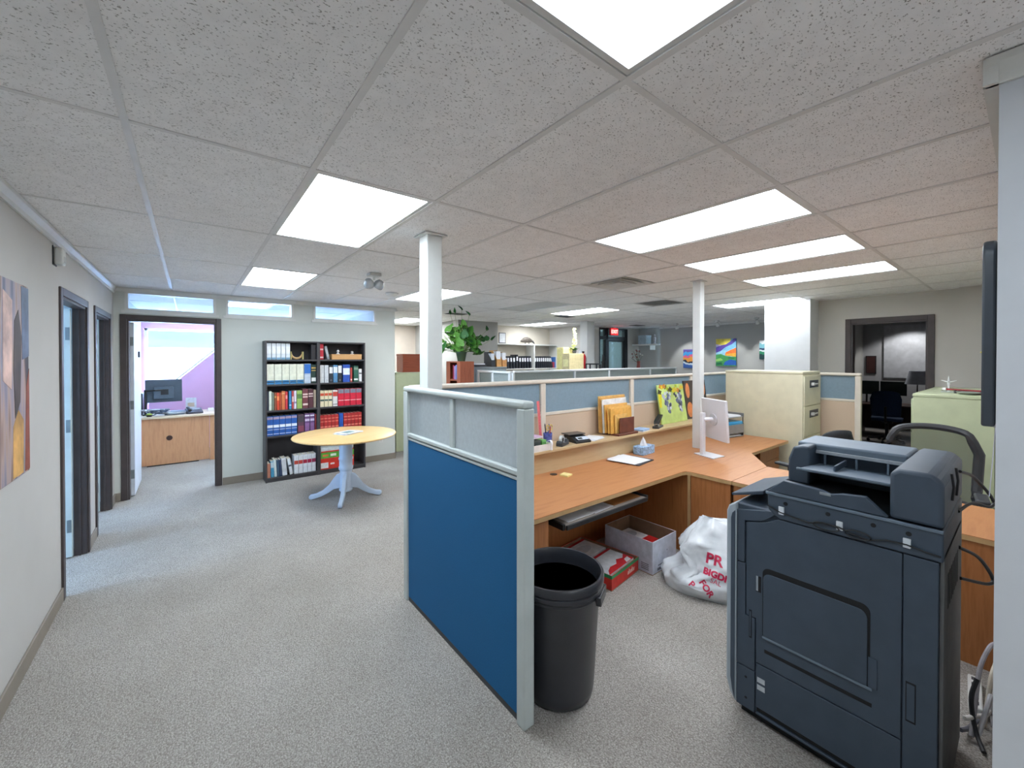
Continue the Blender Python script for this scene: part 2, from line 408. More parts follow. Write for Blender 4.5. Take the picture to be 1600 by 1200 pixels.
for (px, py, lb) in ((4.05, 6.9, 'small dark ceiling vent above the potted plant'), (6.05, 5.95, 'small dark ceiling vent behind the far lit troffer'), (9.2, 6.4, 'small dark ceiling vent near the exit sign')):
    t = thing('air_vent', lb, 'air vent', (px, py, CZ))
    bx('throat', M_dgrey, t, -0.2, 0.2, -0.12, 0.12, -0.003, 0.0)
    for k in range(5): MB().obox((0, -0.09+k*0.045, -0.006), (0.38, 0.012, 0.003), (30, 0, 0)).build('louvre', mat('grey louvre', (120, 120, 118), 0.5), t)
# emergency lamp and smoke detector on the ceiling
t = thing('emergency_light', 'small twin-head emergency spotlight under the ceiling left of the thick post', 'lamp', (1.47, 4.14, CZ))
bx('bracket', M_white, t, -0.06, 0.06, -0.05, 0.05, -0.03, 0.0, 0.006)
MB().cyl((0,0,-0.03), (0,0,-0.07), 0.012).build('stem', M_white, t, smooth=True)
for s in (-1, 1):
    h = MB().lathe([(0.0, 0.04), (0.03, 0.035), (0.05, 0.0), (0.052, -0.035), (0.045, -0.045)], n=18).build('spot_head', mat('clear lamp head', (190, 194, 196), 0.2, 0.3), t, (s*0.055, 0, -0.10), (R(35), R(25*s), 0), smooth=True)
    MB().lathe([(0.0, -0.03), (0.03, -0.04), (0.044, -0.046), (0.0, -0.05)], n=18).build('lens', mat('spot lens', (225, 228, 232), 0.1), h, smooth=True)
t = thing('smoke_detector', 'round white smoke detector on the ceiling left of the thick post', 'smoke detector', (2.10, 5.25, CZ))
MB().lathe([(0.075, 0.0), (0.075, -0.012), (0.055, -0.03), (0.03, -0.04), (0.0, -0.042)]).build('cap', M_white, t, smooth=True)
MB().lathe([(0.085, 0.0), (0.085, -0.008), (0.0, -0.008)]).build('base_ring', mat('detector base', (196, 194, 190), 0.5), t, smooth=True)

# ----------------------------------------------------------------- cornices, baseboards
def cornice(name, axis, a0, a1, t, side, m=M_white):
    # stepped profile on a wall face at coordinate t, going out in direction side
    pr = [(0, CZ-0.075), (0.012*side, CZ-0.075), (0.014*side, CZ-0.05), (0.03*side, CZ-0.02), (0.032*side, CZ), (0, CZ)]
    pr = [(t+p, z) for p, z in pr]
    return struct(MB().prism(pr, a0, a1, 'y' if axis == 'y' else 'x').build(name, m))
cornice('trim_1', 'y', -3.4, YB, XL, 1)
b = MB().prism([(YB-p, z) for p, z in [(0, CZ-0.05), (0.018, CZ-0.05), (0.022, CZ-0.02), (0.03, CZ), (0, CZ)]], XL, 2.815, 'x'); struct(b.build('trim_2', M_white))
cornice('trim_3', 'y', -3.4, 0.09, 1.837, -1)
struct(bx('trim_4', M_white, None, 1.81, 7.4, 0.065, 0.095, CZ-0.075, CZ))
struct(bx('trim_5', M_white, None, 10.10, 10.15, 2.74, 6.33, CZ-0.05, CZ))
bl = MB()
for a, b_ in ((-3.4, 4.27), (5.27, 5.60), (6.60, YB)): bl.box(XL, XL+0.012, a, b_, 0, 0.10)
struct(bl.build('baseboard_left', M_base, bevel=0.003))
bl = MB()
for a, b_ in ((XL, -0.68), (0.335, 2.80)): bl.box(a, b_, YB-0.012, YB, 0, 0.10)
bl.box(2.79, 2.802, YB, 10.2, 0, 0.10)
struct(bl.build('baseboard_back', M_base, bevel=0.003))
struct(MB().box(1.825, 1.837, -3.4, 0.075, 0, 0.1).build('baseboard_corridor', M_base))
struct(MB().box(7.438, 7.45, 0.56, 0.77, 0, 0.1).box(7.438, 7.45, 1.68, 2.0, 0, 0.1).build('baseboard_doorway', M_base))

# ----------------------------------------------------------------- doors
def frame_y(root, x, a0, a1, ztop, w=0.06, out=0.014, depth=0.13, side=1):
    """casing + jamb in a wall that runs along y; x is the wall face, side the way it faces"""
    for nm, (p, q, r, s) in {'casing': (a0-w, a0, 0, ztop+w), 'casing ': (a1, a1+w, 0, ztop+w), 'head_casing': (a0, a1, ztop, ztop+w)}.items():
        xs = sorted((x, x+out*side)); bx(nm.strip(), M_frame, root, xs[0], xs[1], p, q, r, s, 0.004)
    xs = sorted((x, x-depth*side))
    bx('jamb', M_frame, root, xs[0], xs[1], a0, a0+0.018, 0, ztop); bx('jamb', M_frame, root, xs[0], xs[1], a1-0.018, a1, 0, ztop)
    bx('head_jamb', M_frame, root, xs[0], xs[1], a0+0.018, a1-0.018, ztop-0.018, ztop)
M_leaf = mat('pale door paint', (206, 216, 214), 0.5, var=0.02)
M_hinge = mat('dull steel hinge', (150, 158, 160), 0.4, 0.8, var=0.05)
for n_, (a0, a1) in enumerate(((4.33, 5.21), (5.66, 6.54)), 1):
    d = sroot('door_%d' % n_); frame_y(d, XL, a0, a1, 2.19, depth=0.08)
    bx('stop', M_frame, d, XL-0.05, XL-0.035, a1-0.030, a1-0.018, 0, 2.172)
    lf = bx('leaf', M_leaf, d, XL-0.08-0.84, XL-0.084, a1-0.06, a1-0.018, 0.01, 2.165, 0.003)
    for z in (0.28, 1.15, 1.95):
        bx('hinge', M_hinge, lf, XL-0.115, XL-0.088, a1-0.063, a1-0.0605, z-0.055, z+0.055)
d = sroot('door_3')       # doorway to the office in the back wall
for nm, q in {'casing': (DB[0]-0.06, DB[0], 0, 2.275), 'casing ': (DB[1], DB[1]+0.06, 0, 2.275), 'head_casing': (DB[0], DB[1], 2.215, 2.275)}.items():
    bx(nm.strip(), M_frame, d, q[0], q[1], YB-0.016, YB, q[2], q[3], 0.004)
bx('jamb', M_frame, d, DB[0], DB[0]+0.018, YB, YB+0.12, 0, 2.215); bx('jamb', M_frame, d, DB[1]-0.018, DB[1], YB, YB+0.12, 0, 2.215)
bx('head_jamb', M_frame, d, DB[0]+0.018, DB[1]-0.018, YB, YB+0.12, 2.197, 2.215)
lf = bx('leaf', mat('white office door', (212, 218, 226), 0.5, var=0.02), d, -0.60, -0.56, YB+0.13, YB+0.99, 0.01, 2.19, 0.003)
for z in (0.28, 1.15, 1.95): bx('hinge', M_hinge, lf, -0.597, -0.565, YB+0.127, YB+0.1295, z-0.055, z+0.055)
hd = MB().cyl((-0.56, YB+0.92, 1.0), (-0.50, YB+0.92, 1.0), 0.011).cyl((-0.505, YB+0.93, 1.0), (-0.505, YB+0.80, 1.0), 0.010).build('handle', M_steel, lf, smooth=True)
bx('coat_hook', M_black, lf, -0.559, -0.54, YB+0.60, YB+0.63, 1.75, 1.83, 0.004)
d = sroot('door_4'); frame_y(d, 7.45, 0.835, 1.61, 2.235, 0.065, 0.016, 0.12, -1)      # doorway on the right wall
# transoms over the back wall
for n_, (x0, x1, z0, z1) in enumerate(TR, 1):
    wd = sroot('window_%d' % n_)
    fr = MB(); y0, y1 = YB-0.012, YB+0.125
    fr.box(x0, x0+0.03, y0, y1, z0, z1).box(x1-0.03, x1, y0, y1, z0, z1).box(x0+0.03, x1-0.03, y0, y1, z0, z0+0.025).box(x0+0.03, x1-0.03, y0, y1, z1-0.02, z1)
    fr.box(x0-0.03, x1+0.03, YB-0.016, YB, z0-0.035, z0)
    fr.build('window_frame', M_white, wd)
    bx('pane', glass('clear pane', (238, 244, 252), thin=0.93), wd, x0+0.03, x1-0.03, YB+0.05, YB+0.056, z0+0.025, z1-0.02)
# office window, its unseen right side widened to let in more daylight
wd = sroot('window_4'); fr = MB()
for x in (-0.70, 0.43, 1.46, 2.46): fr.box(x, x+0.04, 10.60, 10.72, 0.85, 2.325)
fr.box(-0.70, 2.5, 10.6, 10.72, 0.85, 0.89).box(-0.70, 2.5, 10.6, 10.72, 2.285, 2.325).box(-0.66, 2.46, 10.64, 10.67, 1.30, 1.325)
fr.build('window_frame', M_white, wd)
for x0, x1 in ((-0.66, 0.43), (0.47, 1.46), (1.50, 2.46)): bx('pane', glass('clear pane'), wd, x0, x1, 10.65, 10.656, 0.89, 2.285)
for n_, (a0, a1) in enumerate(((3.9, 5.1), (5.8, 6.7)), 5):
    wd = sroot('window_%d' % n_); fr = MB()
    for y in (a0, (a0+a1)/2-0.02, a1-0.04): fr.box(-3.7, -3.62, y, y+0.04, 0.9, 2.2)
    fr.box(-3.7, -3.62, a0, a1, 0.9, 0.94).box(-3.7, -3.62, a0, a1, 2.16, 2.2); fr.build('window_frame', M_white, wd)
    bx('pane', glass('clear pane'), wd, -3.67, -3.664, a0+0.04, a1-0.04, 0.94, 2.16)
# sky portals only guide the sampling of daylight through these windows
def portal(loc, sx, sy, rot):
    L = bpy.data.lights.new('window_portal', 'AREA'); L.shape = 'RECTANGLE'; L.size = sx; L.size_y = sy
    o = bpy.data.objects.new('window_portal', L); COL.objects.link(o); o.location = loc; o.rotation_euler = rot
    try: L.cycles.is_portal = True
    except Exception: bpy.data.objects.remove(o)
portal((0.9, 10.75, 1.6), 3.2, 1.5, (R(-90), 0, 0))
portal((-3.75, 4.5, 1.55), 1.2, 1.3, (R(90), 0, R(-90)))
portal((-3.75, 6.25, 1.55), 0.9, 1.3, (R(90), 0, R(-90)))
# outside: street level ground, tree-covered hill, low pale building
struct(bx('ground', mat('pale concrete yard', (226, 222, 214), 0.9, var=0.05, scale=0.6), None, -80, 90, 10.9, 190, -0.9, -0.4))
hill = MB().grid(lambda u, v: (-120+240*u, 95+70*v, -0.5 + math.sin(math.pi*min(1, v*1.2)*0.5)*(15+5*mnoise.noise(Vector((u*5, v*3, 1)))+4*mnoise.noise(Vector((u*14, v*9, 2))))), 40, 10)
tag(hill.build('hill', mat('hazy wooded hillside', (19, 27, 32), 0.95, var=0.35, scale=0.12), smooth=True), 'hazy blue-green hillside seen through the office window', 'hill')
t = thing('building', 'low white building with a flat roof across the yard outside the office window', 'building', (-1, 58, -0.5))
bx('wall', mat('white stucco', (230, 226, 220), 0.9), t, -9, 9, 0, 8, 0, 3.0); bx('roof', mat('pale flat roof', (214, 208, 202), 0.9), t, -9.6, 9.6, -0.6, 8.6, 3.0, 3.4)
for x in (-6, -2, 2, 6): bx('window', mat('far window', (120, 140, 155), 0.2), t, x-0.8, x+0.8, -0.05, 0.0, 1.1, 2.2)
# sloping purple half wall in the office with a white cap
t = struct(MB().prism([(-0.60, 0.0), (1.2, 0.0), (1.2, 2.62), (0.99, 2.47), (-0.60, 0.93)], 9.95, 10.05, 'y').build('wall_sloping', M_wall_p))
MB().prism([(-0.62, 0.93), (1.0, 2.50), (0.98, 2.52), (-0.64, 0.95)], 9.935, 10.065, 'y').build('cap_rail', M_white, t)

# ================================================================= WALL ITEMS, LEFT
M_art = marble_bands('abstract brown and blue wash', [(0.30, (66, 58, 66)), (0.42, (120, 94, 84)), (0.50, (176, 150, 140)), (0.58, (150, 140, 152)), (0.70, (84, 94, 116))], 2.6, 0.6, (1, 3.2, 0.5))
t = thing('canvas_picture', 'tall abstract brown and blue canvas on the left wall', 'picture', (XL, 2.98, 1.63))
bx('canvas', M_art, t, 0.0, 0.03, -0.45, 0.45, -0.51, 0.50, 0.003)
for (pl_, c_) in (([(0.18, -0.50), (0.34, -0.50), (0.35, -0.22), (0.27, -0.16), (0.19, -0.24)], (196, 150, 84)), ([(0.22, -0.20), (0.30, -0.12), (0.33, 0.22), (0.28, 0.36), (0.22, 0.30), (0.20, 0.05)], (74, 62, 58)), ([(0.37, -0.50), (0.45, -0.50), (0.45, 0.05), (0.40, -0.05)], (140, 72, 54)), ([(0.05, 0.0), (0.17, -0.05), (0.19, 0.40), (0.06, 0.44)], (206, 172, 160)), ([(0.34, 0.10), (0.45, 0.12), (0.45, 0.49), (0.33, 0.49)], (96, 108, 132))):
    MB().prism(pl_, 0.0295, 0.0312, 'x').build('painted_shape', mat('oil paint %d %d %d' % c_, c_, 0.6, var=0.18, scale=7), t)
bx('stretcher', wood('pine stretcher', (190, 150, 100), (206, 168, 118), 2), t, 0.0, 0.012, -0.44, 0.44, -0.50, 0.49)
t = thing('motion_sensor', 'small white motion sensor high on the left wall', 'sensor', (XL, 4.16, 2.44))
bx('body', M_white, t, 0.004, 0.05, -0.045, 0.045, -0.06, 0.06, 0.012, seg=3); bx('back_plate', M_dgrey, t, 0.0, 0.004, -0.05, 0.05, -0.065, 0.065)
bx('lens', mat('sensor lens', (232, 232, 230), 0.25), t, 0.05, 0.054, -0.03, 0.03, -0.04, 0.0, 0.001)
t = thing('wall_outlet', 'white electrical outlet low on the back wall right of the bookcases', 'outlet', (2.54, YB, 0.36))
bx('plate', M_white, t, -0.036, 0.036, -0.006, 0, -0.058, 0.058, 0.002)
for z in (-0.022, 0.022): bx('socket', mat('socket face', (198, 196, 190), 0.4), t, -0.014, 0.014, -0.008, -0.0055, z-0.013, z+0.013)

# ================================================================= BOOKCASES + BOOKS
M_case = mat('dark charcoal laminate', (66, 64, 66), 0.45, var=0.05)
SZ = [0.06, 0.645, 1.005, 1.37, 1.72]         # shelf tops
def bookcase(label, x0, x1):
    t = thing('bookcase', label, 'bookcase', (0, 0, 0), 0, 'pair of dark bookcases')
    y0, y1, H = 6.56, 6.84, 1.985
    bx('side_panel', M_case, t, x0, x0+0.02, y0, y1, 0, H, 0.002); bx('side_panel', M_case, t, x1-0.02, x1, y0, y1, 0, H, 0.002)
    bx('back_panel', mat('black hardboard', (50, 48, 52), 0.6), t, x0+0.02, x1-0.02, y1-0.012, y1, 0.04, H-0.02)
    bx('top_panel', M_case, t, x0+0.02, x1-0.02, y0, y1-0.012, H-0.02, H)
    bx('plinth', M_case, t, x0+0.02, x1-0.02, y0+0.015, y0+0.03, 0, 0.035)
    for z in SZ: bx('shelf', M_case, t, x0+0.02, x1-0.02, y0+0.004, y1-0.012, z-0.022, z)
    return t
bookcase('dark five-shelf bookcase nearer the office doorway, full of books', 0.81, 1.495)
bookcase('dark five-shelf bookcase beside its twin, with the tan wooden box on top shelf', 1.497, 2.185)
bmats = {}
def cm(c, rough=0.5):
    k = tuple(c)
    if k not in bmats: bmats[k] = mat('cover %d %d %d' % k, c, rough, var=0.06, scale=20)
    return bmats[k]
GOLD = (208, 170, 96)
def book(x, w, h, zs, c, label, name='book', bandlist=(), lean=0.0, yf=6.60, depth=0.19, cat='book', group=None, soft=False):
    """spine faces -y; bands: (z0,z1,colour) as fractions of the height"""
    t = thing(name, label, cat, (x, yf, zs), 0, group)
    if lean: t.rotation_euler = (0, R(lean), 0)
    g = 0.0015; e = min(0.003, w*0.12)
    cov = MB().box(g, w-g, 0, 0.004, 0, h).box(g, g+e, 0.004, depth, 0, h).box(w-g-e, w-g, 0.004, depth, 0, h)
    cov.build('cover', cm(c), t, bevel=0.0012, seg=1)
    bx('page_block', M_pages, t, g+e, w-g-e, 0.004, depth-0.006, 0.004, h-0.004)
    for (a, b_, col) in bandlist:
        bx('spine_label', cm(col), t, g+0.0015, w-g-0.0015, -0.0008, 0.0005, a*h, b_*h)
    return t
def binder(x, w, h, zs, c, label, bandlist=(), lean=0.0, yf=6.59, depth=0.25, ring=True, group=None):
    t = book(x, w, h, zs, c, label, 'binder', bandlist, lean, yf, depth, 'binder', group)
    if ring: MB().tube([(w/2+0.010*math.cos(a), -0.0012, h*0.13+0.010*math.sin(a)) for a in [k*math.pi/5 for k in range(10)]], 0.002, 5, True).build('finger_ring', M_steel, t)
    return t
LX = lambda zx: 0.832 + (zx-118)/(716-118)*(1.473-0.832)
RX = lambda zx: 1.519 + (zx-750)/(1272-750)*(2.163-1.519)
def row(lst, fx, zs, where, group):
    """lst: (zoom x0, x1, height m, colour, description, bands, kind)"""
    for n_, (a, b_, h, c, ds, bands_, kind) in enumerate(lst, 1):
        x0, x1 = fx(a), fx(b_)
        lb = '%s, %s from left on %s' % (ds, ORD[n_], where)
        (binder if kind == 'r' else book)(x0, x1-x0, h, zs, c, lb, bandlist=bands_, group=group)
LC, RC = 'left bookcase', 'right bookcase'
blue_b = [(0.0, 0.2, (60, 128, 178)), (0.1, 0.13, (232, 240, 244))]
row([(120+k*55, 120+k*55+52, 0.235, (214, 222, 228), 'white binder with a blue foot', [(0.0, 0.13, (120, 160, 190)), (0.35, 0.8, (232, 236, 240))], 'b') for k in range(5)]
    + [(650, 712, 0.22, (46, 44, 48), 'black book', [], 'b')], LX, SZ[4], LC + ' top shelf', 'books on the top shelf')
row([(119+k*88, 119+k*88+86, 0.285, (222, 224, 206), 'cream binder with a blue foot', blue_b, 'b') for k in range(5)]
    + [(562, 646, 0.29, (168, 184, 200), 'grey binder with a blue upper half', [(0.5, 0.97, (44, 108, 190)), (0.08, 0.42, (190, 202, 214))], 'b'),
       (650, 712, 0.275, (36, 62, 56), 'dark green book with a gold title', [(0.66, 0.7, GOLD), (0.78, 0.86, GOLD), (0.1, 0.3, (226, 228, 224))], 'b')], LX, SZ[3], LC + ' second shelf', 'books on the second shelf')
row([(119, 138, .27, (36, 44, 64), 'thin navy book', [], 'b'), (140, 174, .27, (214, 224, 208), 'pale green book', [], 'b'), (176, 202, .25, (120, 132, 118), 'grey green book', [], 'b'),
     (204, 228, .25, (150, 84, 60), 'brown book', [(0.7, 0.8, GOLD)], 'b'), (230, 264, .245, (214, 74, 48), 'red-orange book', [(0.55, 0.8, (240, 140, 90))], 'b'), (266, 286, .245, (190, 84, 50), 'thin rust book', [], 'b'),
     (288, 330, .265, (212, 120, 72), 'orange book', [(0.85, 0.9, (236, 190, 140))], 'b'), (332, 360, .255, (208, 60, 70), 'red book', [(0.6, 0.8, (236, 150, 150))], 'b'), (374, 406, .265, (56, 130, 180), 'blue book', [(0.2, 0.25, (210, 226, 236))], 'b'),
     (410, 434, .26, (190, 76, 80), 'thin dusty red book', [(0.4, 0.7, (230, 200, 196))], 'b'), (436, 466, .265, (226, 214, 232), 'lavender white book', [(0.3, 0.4, (150, 130, 170))], 'b'), (470, 536, .265, (150, 182, 98), 'light green book', [(0.55, 0.8, (86, 128, 70))], 'b'),
     (540, 610, .285, (112, 58, 66), 'maroon book', [(0.55, 0.62, (222, 196, 190)), (0.68, 0.76, (222, 196, 190)), (0.15, 0.25, (222, 196, 190))], 'b'), (614, 676, .275, (84, 46, 56), 'dark maroon book', [(0.6, 0.66, (214, 190, 186)), (0.72, 0.8, (214, 190, 186))], 'b'),
     (680, 712, .265, (176, 160, 140), 'tan book', [], 'b')], LX, SZ[2], LC + ' third shelf', 'books on the third shelf')
bl5 = [(0.84, 0.96, (168, 150, 170)), (0.42, 0.56, (226, 234, 244)), (0.08, 0.11, (200, 214, 236)), (0.3, 0.33, (200, 214, 236))]
row([(119+k*71, 119+k*71+69, .275, (36, 92, 172), 'blue hardback with white emblem', bl5, 'b') for k in range(5)]
    + [(480, 560, .27, (92, 60, 80), 'dark plum book', [(0.6, 0.95, (70, 66, 72)), (0.1, 0.4, (140, 70, 90))], 'b'),
       (566, 628, .28, (104, 70, 118), 'purple book with white lettering', [(0.85, 0.92, (232, 226, 236)), (0.6, 0.72, (206, 190, 214)), (0.1, 0.5, (132, 92, 140))], 'b'),
       (632, 690, .28, (104, 70, 118), 'purple book with white lettering', [(0.85, 0.92, (232, 226, 236)), (0.6, 0.72, (206, 190, 214)), (0.1, 0.5, (132, 92, 140))], 'b'),
       (694, 714, .26, (150, 56, 60), 'thin red book', [], 'b')], LX, SZ[1], LC + ' fourth shelf', 'books on the fourth shelf')
BXl = lambda zx: 0.832 + (zx-108)/(655-108)*(1.473-0.832)
for n_, (a, b_, h, c, ds, bands_, ln) in enumerate([(108, 142, .20, (190, 128, 104), 'low brown book', [], 0), (146, 182, .225, (70, 150, 186), 'teal book', [(0.6, 0.95, (196, 216, 224))], -1.5), (184, 212, .245, (214, 226, 222), 'white book', [], -3),
      (214, 240, .235, (64, 92, 116), 'navy book', [], -3), (242, 268, .235, (58, 72, 104), 'dark blue book', [], -3.5), (270, 322, .25, (224, 228, 232), 'thick white book', [(0.2, 0.9, (206, 208, 212))], -4), (350, 386, .235, (222, 226, 230), 'white book leaning left', [(0.5, 0.6, (60, 64, 84))], -9)], 1):
    book(BXl(a), BXl(b_)-BXl(a), h, SZ[0]+(0.001 if not ln else 0.0015), c, '%s, %s from the left on the bottom shelf of the left bookcase' % (ds, ORD[n_]), bandlist=bands_, lean=ln, group='books on the bottom shelf')
for k in range(5):
    book(BXl(396+k*50), BXl(49)-BXl(0), .265, SZ[0], (222, 226, 230), 'white bound volume with a red band, %s of five on the bottom shelf' % ORD[k+1], bandlist=[(0.52, 0.72, ((196, 76, 60), (196, 66, 60), (176, 34, 64), (170, 30, 70), (150, 40, 80))[k])], group='red-banded volumes')
# right bookcase
book(RX(752), RX(795)-RX(752), .235, SZ[4], (196, 44, 58), 'red book at the left end of the top shelf of the right bookcase', bandlist=[(0.6, 0.7, (226, 180, 180)), (0.1, 0.18, (236, 220, 220))])
book(RX(838), 0.038, .20, SZ[4]+0.001, (140, 146, 150), 'grey book leaning against the red one on the top shelf', lean=-13, bandlist=[(0.2, 0.8, (166, 172, 176))])
t = thing('wooden_box', 'tan wooden box lying on the top shelf of the right bookcase', 'box', (0, 0, SZ[4]))
bx('body', wood('box pine', (196, 146, 92), (214, 166, 110), 0), t, RX(888), RX(1250), 6.585, 6.78, 0, 0.065, 0.003)
bx('lid', wood('box pine', (196, 146, 92), (214, 166, 110), 0), t, RX(886), RX(1252), 6.583, 6.782, 0.066, 0.082, 0.003)
for (zx, lb, hh) in ((975, 'small silver figurine standing on the tan wooden box, left one', .085), (1148, 'small white figurine standing on the tan wooden box, right one', .06)):
    t = thing('figurine', lb, 'figurine', (RX(zx), 6.66, SZ[4]+0.082))
    MB().lathe([(0.028, 0), (0.03, 0.006), (0.014, 0.012), (0.012, hh*0.35), (0.022, hh*0.5), (0.016, hh*0.72), (0.008, hh*0.78)], n=14).build('body', mat('pale glazed china', (214, 214, 216), 0.25), t, smooth=True)
    MB().lathe([(0.0, hh*0.76), (0.011, hh*0.8), (0.013, hh*0.88), (0.008, hh*0.97), (0, hh)], n=12).build('head', M_dgrey, t, smooth=True)
row([(754, 800, .265, (206, 210, 212), 'light grey binder', [], 'b'), (803, 850, .265, (200, 204, 208), 'light grey binder with a ring', [], 'r'), (856, 900, .255, (44, 50, 58), 'black binder with a white label', [(0.55, 0.92, (226, 228, 230))], 'r'),
     (904, 956, .265, (84, 138, 182), 'blue binder with a white label', [(0.55, 0.9, (222, 230, 236))], 'r'), (960, 1006, .262, (38, 44, 52), 'black binder with a white label', [(0.55, 0.97, (228, 230, 232))], 'r'), (1020, 1106, .27, (44, 84, 176), 'wide royal blue binder with small label', [(0.42, 0.8, (222, 230, 240))], 'b'),
     (1110, 1136, .22, (178, 64, 60), 'thin red book', [(0.1, 0.2, (232, 200, 190))], 'b'), (1154, 1210, .25, (44, 96, 80), 'green book', [(0.75, 0.9, (120, 140, 120)), (0.1, 0.2, (230, 232, 226))], 'b'), (1216, 1256, .20, (224, 224, 222), 'low white book', [(0.6, 0.7, (80, 80, 84))], 'b')],
    RX, SZ[3], RC + ' second shelf', 'books on the second shelf, right')
cr = [(0.68, 0.84, (204, 84, 54)), (0.36, 0.46, (60, 92, 90))]
row([(754+k*47, 754+k*47+45, .245, (224, 214, 180), 'cream book with an orange band', cr, 'b') for k in range(3)] + [(899, 956, .245, (220, 218, 216), 'white book with a red band', [(0.62, 0.9, (196, 72, 60)), (0.1, 0.14, (60, 60, 66))], 'b')]
    + [(962+k*73, 962+k*73+71, .26, (208, 34, 62), 'red binder with a grey top', [(0.74, 0.98, (122, 124, 140)), (0.3, 0.34, (236, 190, 190))], 'b') for k in range(4)], RX, SZ[2], RC + ' third shelf', 'books on the third shelf, right')
rr = [(0.75, 0.8, (226, 130, 110)), (0.55, 0.6, (226, 130, 110)), (0.2, 0.28, (226, 130, 110))]
row([(754+k*43, 754+k*43+41, .235, (186, 46, 44), 'red law volume', rr, 'b') for k in range(5)] + [(974, 996, .245, (42, 90, 180), 'thin blue book', [], 'b'), (998, 1022, .245, (48, 98, 188), 'thin blue book', [], 'b')]
    + [(1028+k*45, 1028+k*45+43, .24, (180, 44, 44), 'red law volume', rr, 'b') for k in range(5)], RX, SZ[1], RC + ' fourth shelf', 'books on the fourth shelf, right')
# tan bookend ornament
t = thing('bookend_ornament', 'tan curved ornament with pale ends on the top shelf of the left bookcase', 'ornament', (LX(480), 6.66, SZ[4]))
MB().tube([(0.07*math.cos(a), 0, 0.09+0.072*math.sin(a)) for a in [R(180+k*15) for k in range(13)]], [0.009+0.007*math.sin(math.pi*k/12) for k in range(13)], 8).build('arc', mat('tan carved wood', (206, 170, 120), 0.5), t, smooth=True)
for s in (-1, 1): MB().box(s*0.078-0.009, s*0.078+0.009, -0.035, 0.035, 0.0, 0.115).build('end_plate', mat('olive end plate', (176, 164, 108), 0.5), t, bevel=0.003)
# cartons on the bottom shelf
def carton(label, x0, x1, z0, z1, c, marks):
    t = thing('paper_carton', label, 'carton', (0, 0, SZ[0]), 0, 'paper cartons in the right bookcase')
    bx('box', cm(c), t, x0, x1, 6.585, 6.80, z0, z1-0.02, 0.003); bx('lid', cm(c), t, x0-0.002, x1+0.002, 6.583, 6.802, z1-0.04, z1, 0.003)
    for (a, b_, p, q, col) in marks: bx('print', cm(col), t, x0+a*(x1-x0), x0+b_*(x1-x0), 6.5805, 6.5828, z0+p*(z1-z0), z0+q*(z1-z0))
    return t
x0, x1 = 1.525, 2.01
carton('red paper carton at the bottom of the stack in the right bookcase', x0, x1, 0, 0.165, (214, 54, 38), [(0.0, 0.22, 0.12, 0.62, (226, 222, 220)), (0.28, 0.4, 0.4, 0.55, (240, 220, 214)), (0.72, 0.94, 0.2, 0.6, (236, 160, 150))])
carton('green paper carton in the middle of the stack in the right bookcase', x0+0.003, x1-0.002, 0.166, 0.255, (96, 176, 62), [(0.05, 0.22, 0.35, 0.65, (224, 120, 70)), (0.28, 0.45, 0.3, 0.7, (226, 240, 216)), (0.75, 0.95, 0.2, 0.8, (222, 222, 220))])
carton('white and red paper carton topping the stack in the right bookcase', x0+0.005, x1-0.01, 0.256, 0.325, (206, 214, 214), [(0.0, 1.0, 0.0, 0.3, (200, 60, 50))])

# ================================================================= ROUND TABLE
M_top = wood('golden oak table top', (214, 172, 112), (228, 192, 134), 0, 0.35, 2.2)
M_pale = mat('pale blue-white paint', (190, 204, 222), 0.45, var=0.02)
t = thing('pedestal_table', 'round oak-topped table on a pale painted pedestal in front of the bookcases', 'table', (1.52, 5.30, 0), 20)
MB().lathe([(0, 0.762), (0.56, 0.762), (0.575, 0.766), (0.60, 0.776), (0.605, 0.784), (0.60, 0.792), (0.588, 0.795), (0, 0.795)], n=64).build('table_top', M_top, t, smooth=True)
MB().lathe([(0.30, 0.735), (0.30, 0.76), (0, 0.76)], n=32).build('apron', M_pale, t, smooth=True)
MB().lathe([(0.0, 0.08), (0.065, 0.08), (0.08, 0.095), (0.08, 0.115), (0.07, 0.125), (0.07, 0.34), (0.08, 0.35), (0.085, 0.365), (0.085, 0.39), (0.078, 0.40), (0.078, 0.47), (0.086, 0.48), (0.086, 0.50), (0.078, 0.51), (0.078, 0.735), (0, 0.735)], n=12).build('column', M_pale, t, smooth=True)
prof = [(0.04, 0.30), (0.075, 0.305), (0.11, 0.29), (0.15, 0.24), (0.20, 0.165), (0.27, 0.105), (0.35, 0.068), (0.41, 0.06), (0.425, 0.045), (0.425, 0.02), (0.405, 0.004), (0.36, 0.012), (0.28, 0.035), (0.20, 0.075), (0.14, 0.115), (0.04, 0.13)]
for k in range(4):
    MB().prism(prof[::-1], -0.024, 0.024, 'y').build('leg', M_pale, t, rot=(0, 0, R(45+90*k)), bevel=0.006, smooth=True)
t = thing('magazine', 'open newsletter lying on the round table', 'magazine', (1.56, 5.33, 0.795), 28)
for k, (dx, m_, rr_) in enumerate(((0.0, (214, 218, 224), 0), (0.02, (190, 200, 206), 8), (-0.01, (224, 226, 230), -5))):
    MB().obox((dx, 0, 0.003+k*0.005), (0.30-0.03*k, 0.21, 0.004), (0, 0, rr_)).build('sheet', cm(m_), t)
bx('print', cm((120, 150, 150)), t, -0.08, 0.06, -0.06, 0.05, 0.0155, 0.0162)

